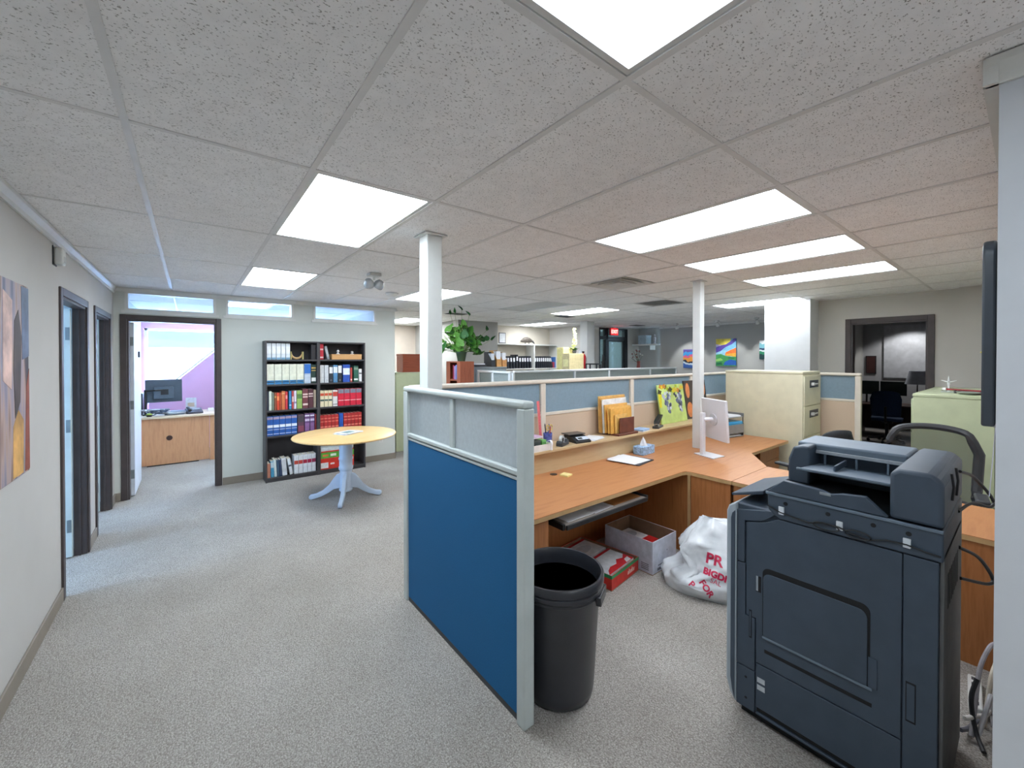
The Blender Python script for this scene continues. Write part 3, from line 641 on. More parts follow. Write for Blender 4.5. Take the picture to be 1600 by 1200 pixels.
# ================================================================= PARTITIONS
M_alu = mat('pale grey enamelled aluminium', (196, 204, 202), 0.4, var=0.02)
M_tan = mat('cream enamelled aluminium', (222, 212, 198), 0.42, var=0.02)
M_blue = mat('deep blue partition fabric', (16, 98, 150), 0.85, var=0.06, scale=200, bump=0.15, bscale=500)
M_tanfab = mat('peach tan partition fabric', (208, 184, 160), 0.9, var=0.04, scale=150, bump=0.1, bscale=500)
M_frost = glass('frosted pane', (214, 222, 226), frost=0.55)
M_frost2 = glass('frosted pane with blue reflection tint', (176, 196, 208), frost=0.55)  # blue tint stands in for blue surroundings reflected and showing through the glass
PXB = 1.24
t = thing('partition', 'blue fabric partition with two frosted panes, nearest the camera', 'partition', (PXB, 0, 0))
HP = 1.528
bx('post', M_alu, t, -0.032, 0.032, 1.447, 1.505, 0, HP-0.028, 0.006); bx('post', M_alu, t, -0.032, 0.032, 2.755, 2.815, 0, HP-0.028, 0.006)
bx('top_rail', M_alu, t, -0.034, 0.034, 1.447, 2.815, HP-0.028, HP+0.008, 0.014, seg=4)
bx('mid_rail', M_alu, t, -0.028, 0.028, 1.505, 2.755, 1.178, 1.205, 0.006); bx('mid_rail', M_alu, t, -0.024, 0.024, 1.505, 2.755, 1.155, 1.172, 0.005)
bx('mullion', M_alu, t, -0.02, 0.02, 2.12, 2.165, 1.205, HP-0.028, 0.005)
bx('pane', M_frost, t, -0.004, 0.004, 1.505, 2.12, 1.205, HP-0.028); bx('pane', M_frost, t, -0.004, 0.004, 2.165, 2.755, 1.205, HP-0.028)
bx('fabric_panel', M_blue, t, -0.020, 0.020, 1.505, 2.755, 0.03, 1.155, 0.004); bx('kick_plate', M_dgrey, t, -0.018, 0.018, 1.505, 2.755, 0.0, 0.03)
# long cream partition behind the desk
YP = 2.86
t = thing('partition', 'long cream partition with frosted panes behind the desk', 'partition', (0, YP, 0))
XS = [1.275, 2.60, 3.98, 5.30, 6.47]
bx('top_rail', M_tan, t, 1.275, 6.53, -0.034, 0.034, HP-0.028, HP+0.008, 0.014, seg=4)
for x in XS: bx('post', M_tan, t, x-0.03, x+0.03, -0.03, 0.03, 0, HP-0.028, 0.006)
for a, b_ in zip(XS[:-1], XS[1:]):
    bx('pane', M_frost2, t, a+0.03, b_-0.03, -0.004, 0.004, 1.225, HP-0.028); bx('mid_rail', M_tan, t, a+0.03, b_-0.03, -0.026, 0.026, 1.195, 1.225, 0.006)
    bx('fabric_panel', M_tanfab, t, a+0.03, b_-0.03, -0.02, 0.02, 0.03, 1.195, 0.003)
t = thing('partition', 'short cream partition right of the big beige filing cabinet', 'partition', (6.5, 0, 0))
bx('top_rail', M_tan, t, -0.034, 0.034, 1.30, 2.82, HP-0.01, HP+0.026, 0.014, seg=4); bx('post', M_tan, t, -0.032, 0.032, 1.30, 1.36, 0, HP-0.01, 0.006)
bx('pane', M_frost2, t, -0.004, 0.004, 1.36, 2.82, 1.225, HP-0.01); bx('mid_rail', M_tan, t, -0.026, 0.026, 1.36, 2.82, 1.195, 1.225, 0.006)
bx('fabric_panel', M_tanfab, t, -0.02, 0.02, 1.36, 2.82, 0.03, 1.195, 0.003)
# second row further back
M_gfr = mat('white grey frame', (226, 230, 230), 0.4, var=0.02)
M_frost3 = glass('grey green frosted pane', (182, 192, 190), frost=0.5)
t = thing('partition', 'pale grey partition with two square panes behind the cream one', 'partition', (3.90, 0, 0))
bx('top_rail', M_gfr, t, -0.03, 0.03, 4.98, 5.90, 1.50, 1.535, 0.008)
for y in (5.01, 5.46, 5.88): bx('post', M_gfr, t, -0.025, 0.025, y-0.025, y+0.025, 0, 1.50, 0.004)
for a, b_ in ((5.035, 5.435), (5.485, 5.855)): bx('pane', M_frost3, t, -0.004, 0.004, a, b_, 1.2, 1.5); bx('fabric_panel', M_blue, t, -0.018, 0.018, a, b_, 0.02, 1.2)
t = thing('partition', 'long pale grey partition with blue lower panels in the second row', 'partition', (0, 4.98, 0))
XS2 = [3.93, 5.3, 6.25, 7.6, 8.6]
bx('top_rail', M_gfr, t, 3.94, 8.62, -0.03, 0.03, 1.51, 1.545, 0.008)
for x in XS2: bx('post', M_gfr, t, x-0.02, x+0.02, -0.025, 0.025, 0, 1.51, 0.004)
for a, b_ in zip(XS2[:-1], XS2[1:]):
    bx('pane', M_frost3, t, a+0.02, b_-0.02, -0.004, 0.004, 1.2, 1.51); bx('fabric_panel', M_blue, t, a+0.02, b_-0.02, -0.018, 0.018, 0.02, 1.2)
# posts (columns)
M_post = mat('white painted post', (218, 220, 218), 0.5, var=0.015)
t = thing('post', 'thick square white post rising from behind the blue partition to the ceiling', 'post', (1.339, 2.635, 0))
bx('shaft', M_post, t, -0.058, 0.058, -0.062, 0.062, 0, CZ-0.006, 0.006); bx('ceiling_cap', M_post, t, -0.085, 0.085, -0.09, 0.09, CZ-0.008, CZ+0.002, 0.002)
t = thing('post', 'thin white post standing on the desk behind the white monitor', 'post', (4.475, 2.316, 0))
bx('shaft', M_post, t, -0.045, 0.045, -0.045, 0.045, 0.735, CZ-0.006, 0.006); bx('ceiling_cap', M_post, t, -0.065, 0.065, -0.065, 0.065, CZ-0.008, CZ+0.002, 0.002)

# ================================================================= DESKS
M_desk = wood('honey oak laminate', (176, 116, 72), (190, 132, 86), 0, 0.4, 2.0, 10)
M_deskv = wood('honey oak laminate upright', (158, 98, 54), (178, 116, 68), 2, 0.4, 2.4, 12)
M_edge = mat('beige edge band', (196, 160, 112), 0.45, var=0.04)
M_ledge = wood('pale maple laminate', (194, 166, 126), (206, 180, 140), 0, 0.4, 2.0, 8)
DZ = 0.735
t = thing('corner_desk', 'long honey oak corner desk along the cream partition', 'desk', (0, 0, 0))
poly = [(1.285, 1.905), (3.41, 1.905), (3.45, 1.89), (3.465, 1.85), (3.465, 1.513), (4.19, 1.513), (4.66, 1.83), (5.72, 1.83), (5.72, 2.82), (1.41, 2.82), (1.41, 2.56), (1.285, 2.56)]
MB().prism(poly, DZ-0.004, DZ, 'z').build('worktop', M_desk, t)
MB().prism(poly, DZ-0.032, DZ-0.0045, 'z').build('edge_band', M_edge, t)
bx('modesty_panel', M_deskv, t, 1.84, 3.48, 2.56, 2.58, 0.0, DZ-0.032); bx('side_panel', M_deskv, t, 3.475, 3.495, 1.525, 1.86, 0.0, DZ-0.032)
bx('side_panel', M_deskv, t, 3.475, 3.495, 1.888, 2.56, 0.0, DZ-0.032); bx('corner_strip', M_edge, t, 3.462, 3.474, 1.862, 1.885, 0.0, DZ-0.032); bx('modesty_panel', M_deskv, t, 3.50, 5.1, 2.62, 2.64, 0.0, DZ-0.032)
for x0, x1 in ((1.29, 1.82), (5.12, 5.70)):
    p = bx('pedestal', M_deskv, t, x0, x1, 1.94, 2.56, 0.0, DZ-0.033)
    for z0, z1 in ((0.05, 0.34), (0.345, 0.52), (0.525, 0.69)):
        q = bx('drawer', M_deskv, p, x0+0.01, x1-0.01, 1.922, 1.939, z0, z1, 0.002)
MB().lathe([(0.032, 0), (0.032, 0.003), (0.0, 0.004)], (2.46, 2.55, DZ), 20).build('grommet', M_black, t, smooth=True)
t = thing('return_desk', 'honey oak return desk running from the corner desk behind the copier', 'desk', (0, 0, 0))
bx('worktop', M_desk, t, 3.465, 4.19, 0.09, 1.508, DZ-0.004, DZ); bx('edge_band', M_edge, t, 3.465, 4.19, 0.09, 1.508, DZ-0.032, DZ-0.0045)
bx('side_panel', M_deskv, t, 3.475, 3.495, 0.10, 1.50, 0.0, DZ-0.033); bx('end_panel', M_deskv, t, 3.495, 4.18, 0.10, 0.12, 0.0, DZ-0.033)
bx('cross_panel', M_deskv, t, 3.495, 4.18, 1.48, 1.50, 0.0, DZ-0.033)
t = thing('desk_ledge', 'raised pale maple ledge along the back of the corner desk', 'shelf', (0, 0, DZ+0.0005))
LZ = 0.945
bx('ledge_top', M_ledge, t, 1.41, 5.18, 2.565, 2.825, LZ-0.022-DZ, LZ-DZ, 0.002); bx('front_board', M_ledge, t, 1.41, 5.16, 2.63, 2.65, 0.0, LZ-0.022-DZ)
for x in (1.41, 2.6, 3.9, 5.14): bx('support', M_ledge, t, x, x+0.02, 2.65, 2.82, 0.0, LZ-0.022-DZ)
LZ += 0.0005
t = thing('keyboard_tray', 'black sliding keyboard tray under the desk with papers on it', 'keyboard tray', (0, 0, 0))
for x in (1.93, 2.87):
    MB().box(x-0.012, x+0.012, 1.90, 2.30, 0.60, 0.64).box(x-0.01, x+0.01, 2.02, 2.25, 0.64, DZ-0.033).build('runner', M_black, t, bevel=0.003)
bx('board', mat('grey tray laminate', (150, 140, 134), 0.5), t, 1.945, 2.855, 1.90, 2.26, 0.612, 0.628); bx('front_lip', M_black, t, 1.945, 2.855, 1.885, 1.90, 0.60, 0.632, 0.004)
t = thing('paper_stack', 'white paper sheets lying on the keyboard tray', 'paper', (0, 0, 0.6285))
bx('sheet', M_paper, t, 2.0, 2.42, 1.93, 2.22, 0, 0.004); MB().obox((2.36, 2.06, 0.006), (0.22, 0.28, 0.003), (0, 0, 4)).build('sheet', cm((214, 214, 222)), t)
t = tag(bx('document_folder', cm((176, 120, 70)), None, 2.50, 2.83, 1.94, 2.22, 0.6285, 0.634), 'tan folder on the right half of the keyboard tray', 'folder')

# ----------------------------------------------------------------- things on the ledge
t = thing('storage_tray', 'white open tray of office odds at the left end of the ledge', 'tray', (2.31, 2.66, LZ))
m = mat('white plastic tray', (232, 228, 224), 0.4)
bx('tray_floor', m, t, -0.20, 0.16, -0.085, 0.115, 0, 0.004)
for a in ((-0.20, 0.16, -0.085, -0.081), (-0.20, 0.16, 0.111, 0.115), (-0.20, -0.196, -0.081, 0.111), (0.156, 0.16, -0.081, 0.111)): bx('tray_wall', m, t, *a, 0.004, 0.055)
for (x, y, sx, sy, sz, c, lb, nm) in ((-0.08, -0.01, 0.09, 0.10, 0.10, (44, 104, 176), 'blue small box inside the white tray', 'small_box'), (0.02, 0.0, 0.07, 0.10, 0.085, (60, 66, 62), 'dark grey small box inside the white tray', 'small_box'), (0.095, -0.01, 0.05, 0.08, 0.08, (112, 178, 96), 'green small box inside the white tray', 'small_box')):
    q = thing(nm, lb, 'box', (2.31+x, 2.66+y, LZ+0.0045)); bx('body', cm(c), q, -sx/2, sx/2, -sy/2, sy/2, 0, sz-0.015, 0.003); bx('lid', cm(tuple(min(255, v+14) for v in c)), q, -sx/2-0.001, sx/2+0.001, -sy/2-0.001, sy/2+0.001, sz-0.0145, sz, 0.002)
q = thing('paper_strip', 'curled white paper strip hanging over the front of the white tray', 'paper', (2.43, 2.56, LZ))
MB().grid(lambda u, v: (-0.012+0.024*u, 0.03-0.05*min(1, v*2) - 0.004*math.sin(v*6), 0.075 + 0.012*math.sin(min(1, v*2)*math.pi) - 0.12*max(0, v-0.4)), 2, 14).build('strip', M_paper, q, solid=0.0015, smooth=True)
q = thing('notepad', 'lilac white notepad lying across the boxes in the white tray', 'notepad', (2.26, 2.68, LZ+0.1055))
bx('pad', cm((226, 220, 232)), q, -0.14, 0.13, -0.07, 0.07, 0, 0.012, 0.002); bx('cover', cm((200, 170, 200)), q, -0.14, 0.13, -0.07, 0.07, 0.0125, 0.0145)
t = thing('pen_cup', 'blue and purple pen cup on the ledge', 'pen cup', (2.55, 2.72, LZ))
MB().lathe([(0.0, 0.0), (0.036, 0.0), (0.038, 0.004), (0.042, 0.115), (0.039, 0.116), (0.035, 0.006), (0.0, 0.006)], n=20).build('cup', mat('blue purple cup', (84, 92, 160), 0.4, var=0.25, scale=30), t, smooth=True)
for k, (dx, dy, tx, ty, ln, c, ds) in enumerate(((-0.015, 0.0, -0.02, 0.0, 0.19, (44, 46, 54), 'black pen standing in the pen cup'), (0.01, 0.01, 0.025, 0.01, 0.18, (56, 84, 160), 'blue pen standing in the pen cup'), (0.0, -0.015, 0.0, -0.02, 0.17, (190, 60, 70), 'red pen standing in the pen cup'))):
    q = thing('pen', ds, 'pen', (2.55+dx, 2.72+dy, LZ+0.007)); e = (tx, ty, ln)
    MB().cyl((0, 0, 0), e, 0.0045, n=8).build('barrel', cm(c), q, smooth=True); MB().cyl(e, (tx*1.1, ty*1.1, ln+0.012), 0.0035, 0.001, n=8).build('tip', M_steel, q)
q = thing('scissors', 'scissors with yellow handles standing in the pen cup', 'scissors', (2.565, 2.715, LZ+0.007))
bx('blades', M_steel, q, -0.006, 0.006, -0.0015, 0.0015, 0, 0.13)
for s in (-1, 1): MB().tube([(s*0.02+0.016*math.cos(a), 0, 0.155+0.024*math.sin(a)) for a in [k*math.pi/6 for k in range(12)]], 0.004, 6, True).build('handle', cm((222, 190, 70)), q, smooth=True)
q = thing('ruler', 'long pink ruler leaning behind the pen cup', 'ruler', (2.52, 2.785, LZ)); MB().obox((0, 0.012, 0.20), (0.03, 0.003, 0.40), (-2.5, -4, 0)).build('blade', mat('pink plastic', (236, 120, 124), 0.3), q)
q = MB()
for k in range(13): q.obox((-0.012+0.0021*k, 0.0095-0.0001*k, 0.03+0.028*k), (0.012, 0.0012, 0.0015), (-2.5, -4, 0))
q.build('markings', cm((150, 40, 50)), bpy.data.objects['ruler'], loc=(0, -0.0005, 0))
t = thing('tape_dispenser', 'grey and black tape dispenser on the ledge beside the pen cup', 'tape dispenser', (2.66, 2.64, LZ), 20)
MB().prism([(-0.075, 0), (0.075, 0), (0.078, 0.03), (0.06, 0.05), (0.03, 0.028), (-0.03, 0.03), (-0.06, 0.05), (-0.078, 0.03)], -0.03, 0.03, 'y').build('base', M_dgrey, t, bevel=0.004)
MB().cyl((-0.02, -0.012, 0.055), (-0.02, 0.012, 0.055), 0.038, n=24).build('tape_roll', mat('clear tape', (196, 200, 200), 0.2), t, smooth=True)
MB().cyl((-0.02, -0.016, 0.055), (-0.02, 0.016, 0.055), 0.018, n=18).build('hub', M_black, t, smooth=True); bx('cutter', M_steel, t, 0.062, 0.066, -0.012, 0.012, 0.046, 0.058)
t = thing('postal_scale', 'black desktop scale with a flat pan on the ledge', 'scale', (2.90, 2.68, LZ), -8)
MB().prism([(-0.095, 0), (0.10, 0), (0.10, 0.055), (0.0, 0.055), (-0.095, 0.018)], -0.09, 0.09, 'x').build('body', M_black, t, bevel=0.004)
bx('pan', mat('black satin pan', (52, 52, 54), 0.3), t, -0.10, 0.10, 0.0, 0.125, 0.062, 0.070, 0.003); bx('pan_stem', M_black, t, -0.02, 0.02, 0.03, 0.07, 0.055, 0.062)
MB().obox((0.015, -0.052, 0.0385), (0.13, 0.05, 0.002), (21.3, 0, 0)).build('display_plate', cm((206, 214, 226)), t); MB().obox((-0.015, -0.055, 0.039), (0.05, 0.024, 0.002), (21.3, 0, 0)).build('display', cm((40, 48, 44)), t)
t = thing('paper_stack', 'loose white sheets on the ledge between the black scale and the envelopes', 'paper', (3.12, 2.68, LZ), 12)
for k in range(3): MB().obox((0.01*k, 0.005*k, 0.0015+0.0025*k), (0.22, 0.15, 0.002), (0, 0, 6*k)).build('sheet', (M_paper, cm((206, 216, 232)), M_paper)[k], t)
# letter holder with envelopes
t = thing('letter_holder', 'dark brown wooden letter holder on the ledge', 'letter holder', (3.57, 2.69, LZ), 0)
m = mat('walnut stain', (104, 58, 44), 0.45, var=0.12, scale=12)
bx('base', m, t, -0.17, 0.16, -0.11, 0.11, 0, 0.022, 0.004)
for y in (-0.09, 0.0, 0.09): bx('divider', m, t, -0.13, 0.11, y-0.006, y+0.006, 0.022, 0.20-0.02*(y < 0), 0.004)
for k, (y, w_, h_, c, ds) in enumerate(((0.072, 0.44, 0.375, (224, 178, 102), 'tall manila envelope at the back of the letter holder'), (0.056, 0.42, 0.36, (214, 160, 84), 'orange manila envelope second from the back of the letter holder'), (0.036, 0.40, 0.345, (226, 226, 226), 'white envelope in the middle of the letter holder'),
        (0.018, 0.38, 0.29, (228, 176, 92), 'manila envelope just in front of the white one in the letter holder'), (-0.02, 0.37, 0.265, (232, 182, 96), 'manila envelope second from the front of the letter holder'), (-0.045, 0.35, 0.255, (226, 172, 84), 'yellow manila envelope at the front of the letter holder'), (-0.062, 0.20, 0.19, (222, 176, 98), 'small manila envelope at the front of the letter holder'))):
    q = thing('envelope', ds, 'envelope', (3.535 + (0.05 if k == 6 else 0), 2.69+y, LZ+0.023), 0, 'envelopes in the letter holder'); q.rotation_euler = (R(-2.5), R(random.uniform(-1.5, 0)), 0)
    if k == 6: q.location.x -= 0.08
    bx('sheet', cm(c), q, -w_/2, w_/2, -0.005, 0.005, 0, h_, 0.002); MB().prism([(-w_/2+0.005, h_-0.004), (0, h_-0.07), (w_/2-0.005, h_-0.004)], -0.0062, -0.0052, 'y').build('flap', cm(tuple(min(255, v+8) for v in c)), q)
t = thing('note_block', 'pale blue note block on the ledge right of the letter holder', 'notepad', (3.90, 2.66, LZ), 10)
bx('pad', cm((160, 190, 226)), t, -0.085, 0.085, -0.06, 0.06, 0, 0.02, 0.003); bx('backing', cm((196, 196, 200)), t, -0.087, 0.087, -0.062, 0.062, 0.0, 0.003)
t = thing('hole_punch', 'black and grey hole punch on the ledge in front of the grape painting', 'hole punch', (4.20, 2.645, LZ), 18)
MB().prism([(-0.10, 0), (0.11, 0), (0.11, 0.02), (-0.10, 0.026)], -0.035, 0.035, 'y').build('base', M_dgrey, t, bevel=0.004)
MB().prism([(-0.075, 0.05), (-0.02, 0.052), (0.12, 0.125), (0.115, 0.14), (-0.06, 0.085)], -0.028, 0.028, 'y').build('lever', M_black, t, bevel=0.004)
for y in (-0.022, 0.022): bx('bracket', M_steel, t, -0.065, -0.02, y-0.003, y+0.003, 0.024, 0.07)
MB().cyl((-0.04, -0.034, 0.06), (-0.04, 0.034, 0.06), 0.008, n=12).build('pivot', M_steel, t, smooth=True)
# grape painting and orange/black artwork leaning on the partition
t = thing('grape_painting', 'lime green painting of dark grapes leaning on the partition', 'picture', (4.70, 2.735, LZ)); t.rotation_euler = (R(-9), 0, 0)
bx('canvas', mat('lime green canvas', (196, 216, 128), 0.6, var=0.12, scale=4), t, -0.29, 0.29, -0.018, 0.0, 0, 0.47, 0.002)
random.seed(5)
ell = lambda cx, cz, a, b_, n=10: [(cx+a*math.cos(2*math.pi*k/n), cz+b_*math.sin(2*math.pi*k/n)) for k in range(n)]
for (cx, wtop, ztop, zbot) in ((-0.12, 0.095, 0.37, 0.13), (0.13, 0.085, 0.36, 0.13)):
    for k in range(30):
        f = k/30; z = ztop-(ztop-zbot)*f; wd = wtop*(1-f*0.75); x = cx+random.uniform(-wd, wd)+(0.03*f if cx < 0 else 0.05*f)
        MB().prism(ell(x, z, 0.021, 0.023), -0.0195-0.0004*(k % 5), -0.018, 'y').build('painted_grape', cm(random.choice([(88, 96, 128), (112, 120, 150), (60, 66, 90), (176, 184, 204), (100, 110, 134), (206, 212, 222)])), t)
for k in range(16):
    x = -0.26+0.52*(k/15.0); z = 0.42+random.uniform(-0.05, 0.035); a = random.uniform(0, 6.28); s = random.uniform(0.03, 0.055)
    MB().prism([(x+s*math.cos(a+q)*r_, z+s*math.sin(a+q)*r_*0.8) for q, r_ in ((0, 1), (0.8, .55), (1.6, .9), (2.5, .55), (3.3, .9), (4.1, .5), (5.0, .9), (5.6, .6))], -0.0196-0.0004*(k % 4), -0.018, 'y').build('painted_leaf', cm(random.choice([(226, 214, 40), (120, 112, 40), (214, 138, 56), (186, 206, 40), (70, 72, 46), (228, 200, 60)])), t)
MB().prism([(-0.29, 0.20), (-0.25, 0.2), (-0.22, 0.36), (-0.29, 0.38)], -0.0196, -0.018, 'y').build('painted_leaf', cm((226, 216, 44)), t)
t = thing('sunset_artwork', 'dark artwork with orange faces leaning behind the thin white post', 'picture', (5.33, 2.77, LZ)); t.rotation_euler = (R(-7), 0, 0)
bx('canvas', mat('charcoal canvas', (74, 64, 58), 0.6, var=0.1), t, -0.28, 0.28, -0.016, 0.0, 0, 0.50, 0.002)
for (x, z, a, b_) in ((-0.2, 0.37, 0.05, 0.10), (-0.18, 0.12, 0.07, 0.10), (0.21, 0.39, 0.045, 0.10), (0.10, 0.20, 0.09, 0.05), (-0.02, 0.32, 0.05, 0.09), (0.02, 0.07, 0.08, 0.05)):
    MB().prism(ell(x, z, a, b_, 16), -0.0175, -0.016, 'y').build('painted_patch', cm((224, 140, 84)), t)

# ----------------------------------------------------------------- things on the desk
t = thing('tissue_box', 'blue patterned tissue box on the desk', 'tissue box', (3.76, 2.53, DZ), 4)
bx('box', mat('blue floral card', (146, 176, 208), 0.6, var=0.22, scale=45), t, -0.115, 0.115, -0.06, 0.06, 0, 0.085, 0.004)
MB().lathe([(0.05, 0.0), (0.05, 0.001), (0.0, 0.0012)], (0, 0, 0.085), 20, 1.1, 0.6).build('slot', M_dgrey, t)
def tiss(u, v):
    a = 2*math.pi*u; r = 0.045*(1-v)**0.7*(1+0.25*math.sin(3*a+v*2)) + 0.004; return (r*math.cos(a)*1.1-0.02*v, r*math.sin(a)*0.6, 0.0855+0.085*v*(1+0.12*math.sin(2*a)))
MB().grid(tiss, 20, 7).build('tissue', M_paper, t, smooth=True)
t = thing('notebook', 'black clipboard with a white sheet on the desk by the tissue box', 'clipboard', (3.40, 2.44, DZ), 8)
MB().obox((0, 0, 0.004), (0.31, 0.34, 0.008), (0, 0, 0)).build('board', cm((46, 48, 56)), t, bevel=0.003); MB().obox((-0.02, 0.01, 0.0105), (0.28, 0.31, 0.004), (0, 0, -5)).build('sheet', M_paper, t)
MB().obox((-0.05, 0.02, 0.0135), (0.27, 0.28, 0.0015), (0, 0, 4)).build('sheet', M_paper, t)
t = thing('sticky_notes', 'yellow sticky note pad on the desk by the cable grommet', 'notepad', (2.52, 2.46, DZ), 15)
bx('pad', cm((236, 216, 140)), t, -0.04, 0.04, -0.04, 0.04, 0, 0.012, 0.001); bx('top_sheet', cm((240, 224, 156)), t, -0.04, 0.04, -0.04, 0.04, 0.0122, 0.0128)
# white monitor
M_mon = mat('white monitor plastic', (222, 222, 228), 0.35, var=0.01)
t = thing('monitor', 'white computer monitor seen from behind on a slim stand', 'monitor', (4.20, 2.05, DZ), 0)
MB().prism([(-0.13, -0.10), (0.07, -0.12), (0.12, 0.10), (-0.05, 0.14)], 0, 0.010, 'z').build('stand_base', M_mon, t, bevel=0.003)
bx('stand_post', M_mon, t, -0.06, 0.0, 0.04, 0.075, 0.010, 0.44, 0.006)
MB().cyl((-0.02, 0.055, 0.37), (0.07, -0.01, 0.37), 0.022, n=16).build('swivel', M_mon, t, smooth=True)
pl = MB().obox((0, 0, 0), (0.03, 0.40, 0.42), (0, 0, 0)).build('panel', M_mon, t, (0.07, -0.02, 0.37), (0, R(-4), R(-31)), bevel=0.006)
MB().cyl((-0.026, 0, 0), (-0.014, 0, 0), 0.062, n=28).build('mount_plate', cm((206, 208, 214)), pl, smooth=True)
bx('screen', M_black, pl, 0.0176, 0.019, -0.19, 0.19, -0.195, 0.20)
# tiered document tray
t = thing('document_tray', 'grey tiered document tray at the end of the desk beside the beige cabinet', 'document tray', (5.46, 2.45, DZ), -8)
m = mat('grey tray plastic', (128, 130, 130), 0.45)
for k, z in enumerate((0.0, 0.12, 0.245)):
    MB().box(-0.17, 0.17, -0.13, 0.13, z+0.004, z+0.010).box(-0.17, -0.164, -0.13, 0.13, z+0.01, z+0.05).box(0.164, 0.17, -0.13, 0.13, z+0.01, z+0.05).build('tier', m, t)
for sx in (-0.165, 0.165):
    for sy in (-0.12, 0.12): MB().cyl((sx, sy, 0), (sx, sy, 0.26), 0.006, n=8).build('riser', M_black, t)
bx('front_flap', m, t, -0.165, 0.165, -0.134, -0.130, 0.05, 0.16)
q = tag(MB().obox((5.47, 2.43, DZ+0.168), (0.30, 0.22, 0.06), (0, 0, -8)).build('blue_folder', mat('blue film folder', (52, 150, 200), 0.25), bevel=0.02, seg=3), 'shiny blue folder in the grey document tray', 'folder')
for z, ds in ((0.0105, 'white papers on the lowest tier of the document tray'), (0.2555, 'white papers on the top tier of the document tray')):
    q = thing('paper_stack', ds, 'paper', (5.46, 2.45, DZ+z), -8); bx('sheet', M_paper, q, -0.14, 0.14, -0.11, 0.11, 0, 0.012)
    MB().obox((0.01, 0, 0.0145), (0.26, 0.2, 0.003), (0, 0, 5)).build('sheet', M_paper, q)

# ================================================================= COPIER
M_cop = mat('slate blue-grey copier plastic', (64, 76, 90), 0.5, var=0.04, bump=0.05, bscale=600)
M_cop2 = mat('lighter slate copier plastic', (104, 118, 132), 0.45, var=0.03)
M_copd = mat('copier black and recess shade', (12, 14, 18), 0.6)  # also flat black faces standing in for shade inside recesses and slots
M_copf = mat('pale grey copier front', (168, 178, 186), 0.45, var=0.02)
M_copr = mat('grey copier rear panel', (112, 112, 112), 0.55, var=0.1, scale=6)
t = thing('photocopier', 'large slate grey office photocopier with document feeder in the right foreground', 'photocopier', (2.10, 0.19, 0))
bx('body', M_cop, t, 0.014, 0.60, 0.012, 0.70, 0.05, 1.03, 0.006); bx('base', M_copd, t, 0.04, 0.57, 0.04, 0.69, 0.0, 0.05)
bx('rear_panel', M_copr, t, 0.02, 0.60, 0.0, 0.012, 0.04, 1.03, 0.003)
for k in range(7): bx('vent_slot', M_copd, t, 0.12+k*0.05, 0.145+k*0.05, -0.001, 0.0005, 0.80, 0.93)
MB().prism([(0.700, 0.05), (0.728, 0.09), (0.745, 0.15), (0.745, 0.985), (0.735, 1.012), (0.70, 1.035)], -0.008, 0.60, 'x').build('front_cover', M_copf, t, bevel=0.008, seg=3)
MB().prism([(0.703, 0.07), (0.714, 0.11), (0.722, 0.17), (0.722, 0.955), (0.716, 0.98), (0.703, 0.995)], -0.012, -0.0085, 'x').build('front_cover_edge', M_cop, t)
def sp(name, poly_, x0=0.0, x1=0.0135, m=M_cop): return MB().prism(poly_, x0, x1, 'x').build(name, m, t, bevel=0.0022, seg=2)
def rect(a, b_, c, d_): return [(a, c), (b_, c), (b_, d_), (a, d_)]
sp('column_panel', rect(0.617, 0.699, 0.05, 0.245)); sp('column_panel', [(0.617, 0.25), (0.699, 0.25), (0.699, 0.745), (0.66, 0.745), (0.66, 0.50), (0.617, 0.50)]); sp('column_panel', [(0.664, 0.75), (0.699, 0.75), (0.699, 1.0), (0.56, 1.03), (0.52, 1.03), (0.585, 0.975), (0.664, 0.955)])
door = sp('side_door', [(0.108, 0.298), (0.612, 0.298), (0.612, 0.505), (0.656, 0.505), (0.656, 0.95), (0.58, 0.97), (0.52, 1.003), (0.108, 1.003)])
sp('lower_door', rect(0.108, 0.612, 0.085, 0.293)); sp('lower_door', rect(0.108, 0.612, 0.05, 0.06)); sp('rear_column', rect(0.012, 0.104, 0.05, 1.003))
def rrect(y0, y1, z0, z1, r):
    pts = [(y0, z0), (y1, z0)]
    for k in range(6): a = R(k*18); pts.append((y1-r+r*math.cos(a), z1-r+r*math.sin(a)))
    for k in range(6): a = R(90+k*18); pts.append((y0+r+r*math.cos(a), z1-r+r*math.sin(a)))
    return pts
sp('tray_recess_shade', rrect(0.198, 0.584, 0.436, 0.762, 0.03), -0.0012, 0.0005, M_copd); sp('bypass_tray', rrect(0.206, 0.580, 0.44, 0.738, 0.03), -0.006, -0.0014)  # flat black face painted as the shaded gap round the tray
sp('tray_hinge', rect(0.176, 0.204, 0.44, 0.56), -0.004, 0.0005); bx('tray_hinge_bar', M_cop2, t, -0.009, -0.002, 0.19, 0.582, 0.430, 0.440, 0.002)
sp('grip_slot_shade', rect(0.192, 0.575, 0.362, 0.378), -0.0012, 0.0005, M_copd); sp('lower_grip', rect(0.11, 0.61, 0.062, 0.083), 0.008, 0.0135, M_copd)
for (a, b_, c, d_) in ((0.63, 0.642, 0.40, 0.535), (0.068, 0.096, 0.38, 0.53)):
    sp('latch_recess_shade', rect(a, b_, c, d_), -0.0012, 0.0005, M_copd); sp('latch', rect(a+0.003, b_-0.003, c+0.008, d_-0.006), -0.003, -0.0013)
sp('handle_recess_shade', rect(0.590, 0.612, 0.635, 0.71), -0.0012, 0.0005, M_copd); sp('handle_label', rect(0.602, 0.611, 0.64, 0.71), -0.003, -0.0013, cm((150, 158, 166)))
for (y, z) in ((0.60, 0.22), (0.60, 0.185)): sp('sticker', rect(y-0.028, y+0.005, z-0.012, z+0.012), -0.0016, 0.0, cm((186, 192, 198)))
